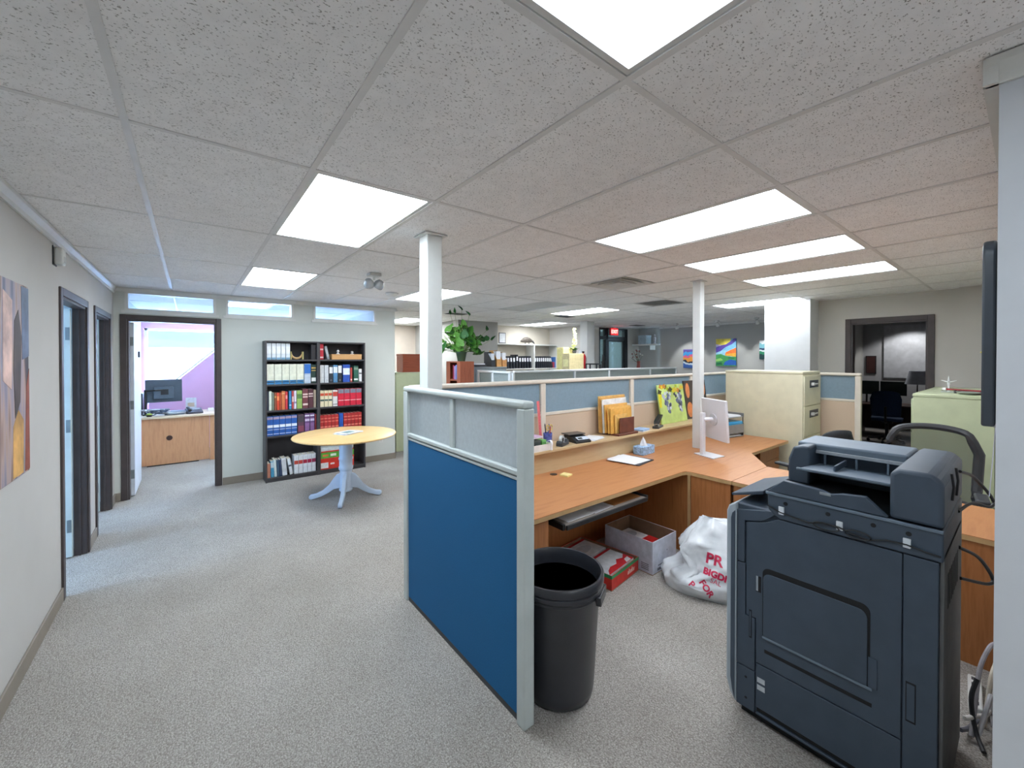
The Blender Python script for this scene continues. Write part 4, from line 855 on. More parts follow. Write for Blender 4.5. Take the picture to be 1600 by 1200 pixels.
for (y, z) in ((0.655, 0.20), (0.655, 0.10)): MB().cyl((-0.001, y, z), (0.001, y, z), 0.006, n=12).build('screw_hole', M_copd, t)
# scanner band with clips and cord
MB().prism([(0.0, 1.008), (0.515, 1.008), (0.56, 1.04), (0.565, 1.118), (0.0, 1.118)], -0.006, 0.60, 'x').build('scanner_unit', M_cop, t, bevel=0.006, seg=3)
sp('scanner_lip', rect(0.0, 0.57, 1.112, 1.124), -0.012, 0.0, M_cop2)
for y in (0.49, 0.335, 0.19, 0.09): MB().cyl((-0.0075, y, 1.085-0.0), (-0.0055, y, 1.085), 0.0085, n=14).build('screw_cap', M_copd, t)
for y in (0.505, 0.295, 0.094): bx('cable_clip', cm((206, 212, 218)), t, -0.014, -0.006, y-0.011, y+0.011, 1.032, 1.068, 0.002)
cp = [(-0.012, 0.56, 1.06), (-0.012, 0.53, 1.05), (-0.012, 0.505, 1.042), (-0.013, 0.45, 1.035), (-0.013, 0.40, 1.03), (-0.014, 0.35, 1.045), (-0.014, 0.295, 1.045), (-0.014, 0.25, 1.03), (-0.013, 0.20, 1.025), (-0.013, 0.15, 1.042), (-0.013, 0.094, 1.045), (-0.012, 0.04, 1.035), (-0.008, 0.006, 1.03)]
MB().tube(cp, 0.0032, 7).build('cord', M_black, t, smooth=True)
for (y, z, a, b_) in ((0.34, 1.034, 0.045, 0.014), (0.235, 1.033, 0.04, 0.016)):
    MB().tube([(-0.016, y+a*math.cos(q), z+b_*math.sin(q)) for q in [k*math.pi/9 for k in range(18)]], 0.0028, 6, True).build('cord_loop', M_black, t, smooth=True)
# control panel on the front
MB().prism([(0.60, 1.085), (0.745, 1.045), (0.75, 1.056), (0.60, 1.105)], 0.05, 0.46, 'x').build('control_panel', M_cop, t, bevel=0.004); 
# document feeder
MB().prism([(0.0, 1.126), (0.145, 1.126), (0.145, 1.30), (0.12, 1.318), (0.03, 1.318), (0.0, 1.29)], 0.0, 0.60, 'x').build('feeder_housing', M_cop, t, bevel=0.014, seg=3)
MB().prism([(0.47, 1.126), (0.56, 1.126), (0.56, 1.24), (0.54, 1.30), (0.50, 1.31), (0.47, 1.31)], 0.24, 0.60, 'x').build('feeder_end', M_cop, t, bevel=0.01, seg=3)
bx('top_cover', M_cop2, t, 0.34, 0.60, 0.14, 0.55, 1.27, 1.315, 0.010, seg=3); bx('feed_front', M_cop, t, 0.40, 0.60, 0.145, 0.47, 1.126, 1.27)
for y in (0.20, 0.31, 0.43): bx('guide', M_cop2, t, 0.335, 0.345, y, y+0.008, 1.21, 1.272, 0.001)
bx('cover_trim', cm((164, 170, 176)), t, 0.332, 0.34, 0.15, 0.52, 1.268, 1.284, 0.002)
MB().prism([(0.05, 1.235), (0.10, 1.222), (0.38, 1.20), (0.38, 1.212), (0.10, 1.236), (0.05, 1.247)], 0.15, 0.468, 'y').build('input_tray', M_cop2, t, bevel=0.004)
bx('tray_guide', M_cop, t, 0.16, 0.34, 0.35, 0.358, 1.228, 1.255, 0.002)
bx('output_floor', M_copd, t, 0.02, 0.40, 0.145, 0.56, 1.124, 1.128)
MB().prism([(0.148, 1.126), (0.565, 1.126), (0.50, 1.186), (0.36, 1.178), (0.33, 1.168), (0.29, 1.180), (0.215, 1.188)], -0.004, 0.022, 'x').build('output_guard', M_cop, t, bevel=0.003)
bx('guard_latch', cm((150, 158, 164)), t, -0.007, -0.003, 0.325, 0.365, 1.160, 1.172, 0.002)
for k, (x, z) in enumerate(((0.16, 1.20), (0.30, 1.19))): MB().tube([(x, -0.004, 1.30), (x, -0.010, 1.25), (x, -0.006, z)], 0.004, 6).build('hinge_wire', M_black, t, smooth=True)
for pth in ([(0.45, 0.0, 1.26), (0.62, -0.03, 1.22), (0.74, -0.06, 1.10), (0.70, -0.05, 1.02), (0.60, -0.01, 1.04)], [(0.5, 0.0, 0.90), (0.68, -0.03, 0.82), (0.74, -0.05, 0.66), (0.62, -0.01, 0.68)]):
    pass
def spline(pts, n=8):
    P = [Vector(p) for p in pts]; P = [2*P[0]-P[1]] + P + [2*P[-1]-P[-2]]; out = []
    for i in range(1, len(P)-2):
        for k in range(n):
            s = k/n; a, b_, c, d_ = P[i-1], P[i], P[i+1], P[i+2]
            out.append(0.5*((2*b_)+(c-a)*s+(2*a-5*b_+4*c-d_)*s*s+(3*b_-a-3*c+d_)*s**3))
    return out + [P[-2]]
MB().tube(spline([(0.45, -0.004, 1.26), (0.58, -0.035, 1.22), (0.72, -0.082, 1.11), (0.70, -0.078, 1.075), (0.60, -0.03, 1.10), (0.45, 0.0, 1.09)]), 0.006, 8).build('rear_cable', M_black, t, smooth=True)
MB().tube(spline([(0.48, 0.0, 0.93), (0.62, -0.05, 0.86), (0.72, -0.085, 0.755), (0.68, -0.075, 0.735), (0.53, -0.002, 0.78)]), 0.007, 8).build('rear_cable', M_black, t, smooth=True)
# cables on the floor behind the copier
cabs = [('grey', (150, 146, 150), [(2.78, 0.16, 0.02), (2.86, 0.155, 0.12), (2.94, 0.145, 0.26), (3.02, 0.12, 0.34), (3.10, 0.10, 0.34)]), ('beige', (196, 186, 170), [(2.92, 0.13, 0.012), (2.96, 0.12, 0.12), (3.0, 0.11, 0.22), (3.08, 0.10, 0.25)]),
        ('black', (28, 28, 32), [(2.72, 0.12, 0.012), (2.80, 0.15, 0.05), (2.84, 0.165, 0.16), (2.88, 0.15, 0.24)]), ('white', (214, 212, 208), [(2.76, 0.18, 0.10), (2.85, 0.15, 0.08), (2.95, 0.12, 0.06), (3.05, 0.11, 0.09)]),
        ('pale grey', (180, 180, 184), [(2.80, 0.14, 0.03), (2.88, 0.12, 0.12), (2.95, 0.11, 0.15), (2.98, 0.105, 0.05), (2.94, 0.10, 0.012)]), ('slate', (96, 98, 108), [(2.74, 0.19, 0.05), (2.84, 0.17, 0.02), (2.95, 0.14, 0.03), (3.1, 0.12, 0.012)])]
for nm, c, pts in cabs: tag(MB().tube(spline(pts), 0.009, 8).build('cable', cm(c), smooth=True), '%s cable in the tangle on the floor behind the photocopier' % nm, 'cable', 'tangled cables')
t = thing('power_strip', 'white power strip on the floor under the cable tangle', 'power strip', (3.14, 0.17, 0), 4)
bx('body', M_white, t, -0.15, 0.15, -0.025, 0.025, 0, 0.04, 0.006)
for k in range(5): bx('socket', M_dgrey, t, -0.12+k*0.055, -0.09+k*0.055, -0.012, 0.012, 0.0395, 0.0408)

# ================================================================= BIN, BOXES, BAG
M_bin = mat('charcoal bin plastic', (52, 53, 58), 0.3, var=0.06)
t = thing('trash_bin', 'tall round charcoal trash bin behind the blue partition', 'trash bin', (1.525, 1.545, 0))
MB().lathe([(0.0, 0.004), (0.165, 0.0), (0.178, 0.012), (0.186, 0.05), (0.214, 0.53), (0.222, 0.54), (0.222, 0.552), (0.216, 0.556), (0.208, 0.553), (0.203, 0.53), (0.176, 0.05), (0.165, 0.02), (0.0, 0.018)], n=48).build('body', M_bin, t, smooth=True)
MB().lathe([(0.2085, 0.553), (0.226, 0.553), (0.236, 0.565), (0.236, 0.582), (0.228, 0.588), (0.237, 0.594), (0.2385, 0.622), (0.232, 0.632), (0.222, 0.632), (0.217, 0.62), (0.212, 0.585), (0.2085, 0.553)], n=48).build('rim', M_bin, t, smooth=True)
for a in (-62, 118):
    MB().prism([(-0.055, 0), (0.055, 0), (0.075, 0.055), (-0.075, 0.055)], 0.0, 0.028, 'y').build('handle', M_bin, t, (0.212*math.cos(R(a)), 0.212*math.sin(R(a)), 0.505), (0, 0, R(a-90)), bevel=0.005)
t = thing('paper_wad', 'crumpled dark waste lying in the bottom of the trash bin', 'waste', (1.525, 1.545, 0.021))
MB().grid(lambda u, v: (0.15*v*math.cos(2*math.pi*u), 0.15*v*math.sin(2*math.pi*u), 0.05+0.03*mnoise.noise(Vector((u*9, v*5, 0)))-0.04*v), 24, 6).build('heap', cm((66, 62, 58)), t, solid=0.01, smooth=True)
def open_box(name, label, loc, rz, sx, sy, h, c_out, th=0.006):
    q = thing(name, label, 'box', loc, rz)
    mo = cm(c_out); mi = cm((150, 122, 98))
    bx('box_floor', mi, q, -sx/2, sx/2, -sy/2, sy/2, 0, 0.006)
    for a in ((-sx/2, sx/2, -sy/2, -sy/2+th), (-sx/2, sx/2, sy/2-th, sy/2), (-sx/2, -sx/2+th, -sy/2+th, sy/2-th), (sx/2-th, sx/2, -sy/2+th, sy/2-th)): 
        bx('box_wall', mo, q, *a, 0.0062, h, 0.0012)
    for a in ((-sx/2+th, sx/2-th, -sy/2+th, -sy/2+th+0.001), (-sx/2+th, sx/2-th, sy/2-th-0.001, sy/2-th), (-sx/2+th, -sx/2+th+0.001, -sy/2+th, sy/2-th), (sx/2-th-0.001, sx/2-th, -sy/2+th, sy/2-th)): bx('inner_face', mi, q, *a, 0.0063, h-0.002)
    return q
q = open_box('cardboard_box', 'white open cardboard box on the carpet under the desk', (3.065, 2.10, 0), 1, 0.36, 0.47, 0.265, (206, 210, 222))
for (a, b_, c, d_) in ((-0.10, -0.02, 0.055, 0.065), (0.01, 0.09, 0.055, 0.065), (-0.11, -0.05, 0.02, 0.04), (0.02, 0.05, 0.02, 0.04), (0.07, 0.12, 0.022, 0.038), (0.03, 0.04, 0.145, 0.155)): bx('printed_mark', cm((120, 122, 136)), q, a, b_, -0.2358, -0.2349, c, d_)
for k in range(4): bx('printed_mark', cm((90, 92, 104)), q, -0.1808, -0.1799, -0.20, -0.13, 0.03+k*0.014, 0.036+k*0.014)
q = thing('paper_ream', 'white and red wrapped paper ream inside the white cardboard box', 'paper ream', (3.05, 2.14, 0.0065), 1)
bx('ream', cm((222, 222, 224)), q, -0.12, 0.12, -0.15, 0.15, 0, 0.17, 0.004); bx('red_wrap', cm((206, 34, 34)), q, -0.122, 0.122, -0.152, -0.06, 0.0, 0.1725, 0.003); MB().prism(ell(0.0, 0.06, 0.09, 0.05, 20), 0.1705, 0.172, 'z').build('printed_mark', cm((186, 190, 198)), q)
q = open_box('cardboard_box', 'red open cardboard box with a green rim on the carpet beside the bin', (2.625, 2.23, 0), 8, 0.42, 0.56, 0.115, (206, 48, 38))
bx('green_rim', cm((46, 140, 84)), q, -0.2115, 0.2115, -0.2812, -0.2802, 0.09, 0.116); bx('green_rim', cm((46, 140, 84)), q, -0.2112, -0.2102, -0.28, 0.10, 0.09, 0.116)
for k in range(7): MB().prism([(0.03+k*0.016, 0.035), (0.04+k*0.016, 0.035), (0.045+k*0.016, 0.06 + (0.012 if k in (1, 4) else 0)), (0.035+k*0.016, 0.06 + (0.012 if k in (1, 4) else 0))], -0.2812, -0.2802, 'y').build('printed_mark', cm((236, 200, 190)), q)
for n_, (y, ds) in enumerate(((-0.13, 'white and red paper ream at the front of the red box'), (0.13, 'white paper ream at the back of the red box'))):
    q = thing('paper_ream', ds, 'paper ream', (2.625-y*math.sin(R(8)), 2.23+y*math.cos(R(8)), 0.0065), 8)
    bx('ream', cm((220, 222, 226)), q, -0.19, 0.19, -0.12, 0.12, 0, 0.098, 0.004); bx('red_wrap', cm((190, 26, 40)), q, -0.191, 0.191, 0.095, 0.121, 0.0, 0.0995, 0.002)
    if n_ == 0:
        MB().prism([(-0.19, -0.12), (0.19, -0.12), (0.19, -0.02), (0.12, -0.055), (0.06, -0.03), (0.0, -0.07), (-0.08, -0.06), (-0.14, -0.08)], 0.0983, 0.0995, 'z').build('red_print', cm((208, 40, 48)), q)
        MB().prism([(0.08, -0.115), (0.15, -0.115), (0.17, -0.07), (0.11, -0.075)], 0.0996, 0.1002, 'z').build('printed_mark', cm((232, 226, 226)), q)
    else: MB().prism(ell(0.02, 0.0, 0.10, 0.05, 20), 0.0983, 0.0992, 'z').build('printed_mark', cm((190, 194, 202)), q)
# plastic bag
t = thing('plastic_bag', 'crumpled white plastic bag with red lettering on the carpet', 'bag', (3.115, 1.45, 0), 0)
BR_, BD_ = Vector((0.447, -0.894, 0)), Vector((0.894, 0.447, 0))      # across and through the slumped bag
def bagf(u, v):
    a = 2*math.pi*u; ca, sa = math.cos(a), math.sin(a); p = Vector((ca*1.6, sa*1.6, v*2.4))
    lerp = lambda x, q: next(q[i][1]+(q[i+1][1]-q[i][1])*(x-q[i][0])/(q[i+1][0]-q[i][0]) for i in range(len(q)-1) if x <= q[i+1][0]+1e-9)
    left = lerp(v, [(0, .38), (.12, .40), (.24, .36), (.36, .24), (.55, .275), (.75, .22), (1, .13)])
    rght = lerp(v, [(0, .30), (.3, .33), (.6, .33), (1, .26)])
    dep = lerp(v, [(0, .20), (.15, .235), (.4, .20), (.7, .13), (.92, .05), (1, .012)])
    x = (rght if ca > 0 else left)*math.copysign(abs(ca)**0.8, ca); y = dep*math.copysign(abs(sa)**0.8, sa)
    f = min(1, v*5)*(1-0.6*v); cre = 0.05*mnoise.noise(p*1.5)+0.035*abs(mnoise.noise(p*3.1+Vector((3, 1, 5))))
    x += f*cre*ca*1.2; y += f*(cre*1.4+0.025*mnoise.noise(Vector((x*9, v*4, 7))))*sa + 0.05*v
    z = 0.51*v*(1-0.10*max(0, ca)*v+0.02*math.sin(5*a)*v) + (0.025*mnoise.noise(p*2+Vector((9, 2, 4))) if v > 0.1 else 0)
    q = BR_*x+BD_*y; return (q.x, q.y, max(0.0, z))
bag = MB().grid(bagf, 90, 40); bag.v.append(tuple(sum(bag.v[i*41+40][k] for i in range(90))/90 for k in range(3)))
bag.f += [(i*41+40, (i+1)*41+40, len(bag.v)-1) for i in range(90)]
M_bag = mat('white polythene', (226, 230, 234), 0.25, var=0.03, bump=0.7, bscale=20)
bo = bag.build('bag_body', M_bag, t, smooth=True)
bvh = BVHTree.FromPolygons([Vector(v) for v in bag.v], bag.f)
cdir = Vector((3.12, 1.53, -1.5)).normalized()        # print is stamped on the side that faces the room
right = cdir.cross(Vector((0, 0, 1))).normalized(); upv = right.cross(cdir).normalized()
def stamp(s, size, off, ang, nm='print', bold=0.0):
    o = txt(s, size, nm, mat('red print ink', (206, 40, 82), 0.4), t, (0, 0, 0), (0, 0, 0), 0.0, 'LEFT', bold=bold)
    ca, sa = math.cos(R(ang)), math.sin(R(ang)); bm = bmesh.new(); bm.from_mesh(o.data)
    bmesh.ops.triangulate(bm, faces=bm.faces)
    bmesh.ops.subdivide_edges(bm, edges=[e for e in bm.edges if e.calc_length() > 0.012], cuts=2, use_grid_fill=True)
    for v in bm.verts:
        x, y = ca*v.co.x-sa*v.co.y+off[0], sa*v.co.x+ca*v.co.y+off[1]
        src = Vector((0, 0, 0.2)) + right*x + upv*y - cdir*1.5
        hit = bvh.ray_cast(src, cdir)
        v.co = (hit[0] - cdir*0.004) if hit[0] else src + cdir*1.4
    bm.to_mesh(o.data); bm.free()
stamp('PR', 0.10, (-0.09, -0.01), -8, bold=0.003); stamp('BIGDI', 0.06, (-0.105, -0.085), -12, bold=0.003); stamp('SAL', 0.045, (-0.06, -0.135), -14)
stamp('FOR', 0.06, (-0.13, -0.15), -52, bold=0.002); stamp('P', 0.06, (-0.20, -0.18), -40, bold=0.002)

# ================================================================= FILING CABINETS
M_beige = mat('beige enamel steel', (218, 212, 184), 0.45, var=0.02)
M_sage = mat('sage green enamel steel', (198, 206, 170), 0.42, var=0.02)
def cabinet(label, x0, x1, y0, y1, h, m, front, n, plate=True):
    """front: '-y' or '-x' or '+x', n drawers"""
    t = thing('filing_cabinet', label, 'filing cabinet', ((x0+x1)/2, (y0+y1)/2, 0)); a, b_ = (x1-x0)/2, (y1-y0)/2
    bx('body', m, t, -a, a, -b_, b_, 0, h-0.03, 0.004); bx('top', m, t, -a-0.004, a+0.004, -b_-0.004, b_+0.004, h-0.029, h, 0.005)
    hd = (h-0.10)/n
    for k in range(n):
        z0, z1 = 0.05+k*hd+0.004, 0.05+(k+1)*hd-0.004; zc = z1-0.10
        if front == '-y':
            d = bx('drawer', m, t, -a+0.015, a-0.015, -b_-0.014, -b_-0.001, z0, z1, 0.003)
            bx('plate', M_dgrey, d, -0.12, 0.2, -b_-0.017, -b_-0.0145, zc-0.045, zc+0.045)
            MB().box(-0.08, -0.02, -b_-0.045, -b_-0.0175, zc-0.018, zc+0.018).box(-0.02, 0.11, -b_-0.04, -b_-0.028, zc-0.008, zc+0.008).build('handle', cm((206, 206, 204)), d, bevel=0.004)
        elif front == '+y':
            d = bx('drawer', m, t, -a+0.012, a-0.012, b_+0.001, b_+0.014, z0, z1, 0.003); bx('handle', M_steel, d, -0.07, 0.07, b_+0.015, b_+0.04, zc-0.01, zc+0.01, 0.004)
        elif front == '+x':
            d = bx('drawer', m, t, a+0.001, a+0.014, -b_+0.012, b_-0.012, z0, z1, 0.003); bx('handle', M_steel, d, a+0.015, a+0.04, -0.07, 0.07, zc-0.01, zc+0.01, 0.004)
        else:
            d = bx('drawer', m, t, -a-0.014, -a-0.001, -b_+0.012, b_-0.012, z0, z1, 0.003); bx('handle', M_steel, d, -a-0.04, -a-0.015, -0.07, 0.07, zc-0.01, zc+0.01, 0.004)
    return t
t = cabinet('big beige fireproof filing cabinet behind the end of the desk', 5.77, 6.40, 1.70, 2.60, 1.575, M_beige, '-y', 4)
MB().cyl((-0.325, 0.05, 1.18), (-0.314, 0.05, 1.18), 0.012, n=12).build('knob', cm((216, 212, 190)), t, smooth=True)
cabinet('sage green filing cabinet on the right behind the mesh chair', 5.55, 6.30, 0.20, 0.72, 1.395, M_sage, '+y', 4)
cabinet('sage green filing cabinet against the doorway wall behind its twin', 6.34, 7.08, 0.20, 0.72, 1.395, M_sage, '+y', 4)
cabinet('sage green filing cabinet just past the end of the back wall', 2.99, 3.48, 7.28, 7.95, 1.475, M_sage, '+x', 4)
t = thing('wooden_crate', 'reddish brown wooden box on the far sage cabinet', 'box', (3.33, 7.45, 1.4755))
m = wood('red mahogany', (132, 62, 38), (156, 78, 50), 0, 0.4)
bx('body', m, t, -0.20, 0.20, -0.15, 0.15, 0, 0.30, 0.004); bx('lid', m, t, -0.204, 0.204, -0.154, 0.154, 0.3005, 0.345, 0.004)
# ornaments on the green cabinet
M_acr = glass('clear acrylic', (236, 240, 240), thin=0.7)
t = thing('acrylic_award', 'clear acrylic ornament with spikes on the right sage cabinet', 'ornament', (6.0, 0.52, 1.396))
bx('foot', M_acr, t, -0.05, 0.05, -0.05, 0.05, 0, 0.012, 0.002); MB().lathe([(0.012, 0.012), (0.006, 0.05), (0.012, 0.09), (0.004, 0.15), (0, 0.17)], n=12).build('stem', cm((226, 228, 228)), t, smooth=True)
for k in range(6): a = k*math.pi/3; MB().cyl((0, 0, 0.10), (0.06*math.cos(a), 0.06*math.sin(a), 0.12), 0.006, 0.002, 8).build('spike', cm((230, 232, 232)), t, smooth=True)
t = thing('glass_tray', 'grey oval glass tray on the right sage cabinet', 'tray', (5.85, 0.36, 1.396)); MB().lathe([(0, 0.004), (0.13, 0.0), (0.17, 0.02), (0.165, 0.024), (0.12, 0.008), (0, 0.01)], n=32, sy=0.6).build('dish', mat('smoky glass', (150, 156, 148), 0.15), t, smooth=True)
t = thing('red_stick', 'red stick with a white cap lying over the glass tray', 'stick', (5.85, 0.38, 1.43), 60); MB().cyl((-0.17, 0, 0), (0.17, 0, 0), 0.008, n=10).build('shaft', cm((150, 40, 46)), t, smooth=True); MB().cyl((0.17, 0, 0), (0.2, 0, 0), 0.016, n=12).build('cap', cm((228, 228, 228)), t, smooth=True)
MB().cyl((-0.1, 0, -0.034), (-0.1, 0, -0.006), 0.01, n=8).cyl((0.1, 0, -0.034), (0.1, 0, -0.006), 0.01, n=8).build('rest', M_dgrey, t)
t = thing('flower_vase', 'slim vase with one yellow flower on the right sage cabinet', 'vase', (5.7, 0.235, 1.396)); MB().lathe([(0.0, 0), (0.03, 0), (0.035, 0.04), (0.014, 0.10), (0.018, 0.12), (0.0, 0.118)], n=16).build('vase', cm((190, 60, 90)), t, smooth=True)
MB().tube(spline([(0, 0, 0.11), (0.0, 0.01, 0.25), (0.01, 0.02, 0.38)]), 0.004, 6).build('stem', cm((90, 130, 70)), t)
for k in range(7): a = k*2*math.pi/7; MB().prism(ell(0.03*math.cos(a), 0.03*math.sin(a), 0.022, 0.016, 8), -0.004, 0.004, 'z').build('petal', cm((222, 206, 60)), t, (0.01, 0.02, 0.385), (R(20*math.sin(a)), R(20*math.cos(a)), 0))

# ================================================================= CHAIRS
M_cush = mat('dark blue chair fabric', (38, 58, 92), 0.9, var=0.1, scale=60)
M_cblk = mat('black chair fabric', (40, 42, 46), 0.85, var=0.1, scale=60)
def mesh_mat():
    m, n, p, o = newmat('open chair mesh')
    t_ = noise_node(n, coords(n), 300, 1); r = ramp(n, t_.outputs['Fac'], [(0.3, (52, 54, 58)), (0.7, (74, 76, 80))])
    n.links.new(r.outputs[0], p.inputs['Base Color']); q = n.nodes.new('ShaderNodeBsdfTransparent'); mx = n.nodes.new('ShaderNodeMixShader'); mx.inputs[0].default_value = 0.62
    n.links.new(p.outputs[0], mx.inputs[1]); n.links.new(q.outputs[0], mx.inputs[2]); n.links.new(mx.outputs[0], o.inputs[0]); return m
M_mesh = mesh_mat()
def task_chair(label, loc, rz, style, top=1.0, w_=0.46, seat_z=0.47, fab=M_cblk, arms=True, zb=0.60):
    t = thing('office_chair', label, 'office chair', loc, rz)
    for k in range(5):
        a = R(72*k+10); e = (0.29*math.cos(a), 0.29*math.sin(a), 0.075)
        l = MB().tube([(0.03*math.cos(a), 0.03*math.sin(a), 0.115), e], [0.024, 0.016], 8).build('base_leg', M_black, t, smooth=True)
        MB().cyl((e[0]-0.018*math.sin(a), e[1]+0.018*math.cos(a), 0.029), (e[0]+0.018*math.sin(a), e[1]-0.018*math.cos(a), 0.029), 0.028, n=14).cyl((e[0], e[1], 0.05), (e[0], e[1], 0.075), 0.007, n=8).build('caster', M_dgrey, l, smooth=True)
    MB().cyl((0, 0, 0.11), (0, 0, seat_z-0.07), 0.028, n=14).lathe([(0.04, 0.10), (0.045, 0.13), (0.03, 0.14)], n=14).build('gas_column', M_black, t, smooth=True)
    bx('mechanism', M_black, t, -0.09, 0.09, -0.10, 0.16, seat_z-0.07, seat_z-0.035, 0.01)
    def sf(u, v):
        x, y = (u-0.5)*2, (v-0.5)*2; k = 1-0.10*(x*x*y*y); return (x*0.245*k, y*0.235*k, seat_z+0.03-0.012*(x*x+y*y) - (0.02*max(0, -y-0.6)))
    MB().grid(sf, 10, 10).build('seat', fab, t, smooth=True, solid=0.06)
    def bf(u, v):
        x = (u-0.5)*2; z = zb+(top-zb)*v; k = 1-0.22*max(0, v-0.7)/0.3*abs(x)**3-0.10*(1-v)
        return (x*w_/2*k, 0.235+0.045*v-0.05*x*x*0.9+0.035*math.sin(math.pi*v), z - 0.05*x*x*max(0, v-0.6)/0.4)
    if style == 'mesh':
        MB().grid(bf, 12, 12).build('back_mesh', M_mesh, t, smooth=True, solid=0.003)
        lp = [bf(0.02+0.96*k/12, 1.0) for k in range(13)]+[bf(1.0, 1-k/10) for k in range(1, 11)]+[bf(1-k/8, 0.0) for k in range(1, 9)]+[bf(0.0, k/10) for k in range(1, 10)]
        rad = [0.026]*13+[0.032]*10+[0.026]*8+[0.03]*9
        MB().tube(lp, rad, 8, True).build('back_frame', mat('graphite chair frame', (56, 58, 62), 0.4), t, smooth=True)
        MB().tube(spline([(0, 0.14, seat_z-0.04), (0, 0.27, seat_z), (0, 0.29, zb+0.02)]), 0.024, 8).build('back_stem', M_black, t, smooth=True)
    else:
        MB().grid(bf, 10, 10).build('backrest', fab, t, smooth=True, solid=0.055)
        MB().tube(spline([(0, 0.14, seat_z-0.04), (0, 0.29, seat_z), (0, 0.32, zb+0.2)]), 0.02, 8).build('back_stem', M_black, t, smooth=True)
    if arms:
        for s in (-1, 1):
            q = MB().tube(spline([(s*0.10, 0.03, seat_z-0.05), (s*0.27, 0.03, seat_z-0.04), (s*0.285, 0.02, seat_z+0.05), (s*0.275, 0.0, 0.665)]), 0.017, 8).build('arm_post', M_black, t, smooth=True)
            MB().obox((s*0.272, -0.015, 0.68), (0.075, 0.25, 0.028), (0, 0, 0)).build('arm_pad', M_dgrey, q, bevel=0.012, seg=3)
    return t
task_chair('large black mesh-back office chair behind the photocopier', (4.66, 0.50, 0), -84, 'mesh', top=1.16, w_=0.56, zb=0.56)
task_chair('black padded office chair with armrests at the inner desk corner', (4.90, 1.38, 0), 160, 'pad', top=1.06, w_=0.44)
task_chair('dark blue fabric office chair seen through the right doorway', (11.35, 1.86, 0), 95, 'pad', top=1.08, w_=0.48, fab=M_cush, arms=False, zb=0.56)

# ================================================================= NEAR RIGHT WALL PANEL
t = thing('wall_screen', 'dark rounded panel mounted flat on the end of the near right wall', 'screen', (2.16, 0.065, 1.80))
MB().prism(rrect(-0.26, 0.26, -0.27, 0.30, 0.05), 0.004, 0.032, 'y').build('panel', mat('dark grey panel', (64, 70, 78), 0.35), t, bevel=0.006)
bx('bracket', M_black, t, -0.1, 0.1, 0.0, 0.005, -0.1, 0.1)
t = thing('white_strap', 'pale strap hanging below the dark wall panel', 'strap', (2.04, 0.068, 1.47)); MB().grid(lambda u, v: (0.012*(u-0.5)-0.05*v, 0.004+0.01*v, 0.05-0.22*v), 2, 8).build('band', cm((206, 206, 220)), t, solid=0.002); bx('clip', M_steel, t, -0.01, 0.01, 0.0, 0.01, 0.045, 0.06)

# ================================================================= OFFICE BEHIND THE BACK WALL
M_od = wood('light oak office desk', (196, 140, 100), (212, 158, 116), 2, 0.4, 2.4, 10)
t = thing('office_desk', 'light oak desk with a modesty panel inside the left office', 'desk', (0, 0, 0))
bx('worktop', wood('pale office desk top', (214, 190, 160), (224, 202, 174), 0, 0.3), t, -0.74, 1.0, 8.66, 9.46, 0.765, 0.795, 0.003); bx('modesty_panel', M_od, t, -0.62, 0.245, 8.70, 8.72, 0.02, 0.764); bx('modesty_panel', M_od, t, 0.25, 0.98, 8.70, 8.72, 0.0, 0.764)
bx('toe_gap_shade', M_black, t, -0.56, 0.1, 8.705, 8.715, 0.0, 0.02); bx('side_panel', M_od, t, -0.72, -0.70, 8.72, 9.4, 0, 0.764); bx('side_panel', M_od, t, 0.96, 0.98, 8.72, 9.4, 0, 0.764)  # black toe strip stands in for the shade under the panel
MB().lathe([(0.04, 0), (0.04, 0.004), (0.03, 0.006), (0, 0.005)], (0, 0, 0), 20).build('grommet', mat('brown grommet', (70, 46, 40), 0.5), t, (-0.28, 8.70, 0.44), (R(90), 0, 0), smooth=True)
OZ = 0.7955
t = thing('monitor', 'black monitor on a desk arm seen from behind in the left office', 'monitor', (-0.36, 9.12, OZ), 8)
MB().obox((0, 0, 0), (0.48, 0.03, 0.38), (0, 0, 0)).build('panel', mat('slate monitor back', (60, 72, 84), 0.5), t, (0, 0.0, 0.39), (R(-4), 0, 0), bevel=0.005)
bx('rear_hump', mat('slate monitor hump', (76, 88, 100), 0.5), t, -0.14, 0.12, -0.06, -0.016, 0.26, 0.46, 0.008); bx('vesa_plate', M_black, t, -0.05, 0.05, -0.075, -0.06, 0.33, 0.42)
MB().cyl((-0.24, -0.06, 0), (-0.24, -0.06, 0.42), 0.02, n=12).build('arm_pole', M_black, t, smooth=True); MB().tube([(-0.24, -0.06, 0.40), (-0.12, -0.11, 0.41), (0, -0.06, 0.41)], 0.014, 8).build('arm', M_black, t, smooth=True); bx('clamp', M_black, t, -0.28, -0.20, -0.1, -0.02, 0, 0.02)
t = thing('computer_tower', 'small black computer behind the monitor pole in the left office', 'computer', (-0.66, 9.2, OZ)); bx('case', M_black, t, -0.03, 0.03, -0.12, 0.12, 0, 0.36, 0.004); bx('front', M_dgrey, t, -0.028, 0.028, -0.124, -0.1205, 0.01, 0.35)
t = thing('desk_phone', 'black desk phone on the left office desk', 'phone', (0.04, 8.90, OZ), 10)
MB().prism([(-0.10, 0), (0.10, 0), (0.10, 0.08), (0.06, 0.085), (-0.10, 0.03)], -0.11, 0.11, 'x').build('base', mat('phone plastic', (62, 60, 72), 0.45), t, bevel=0.005)
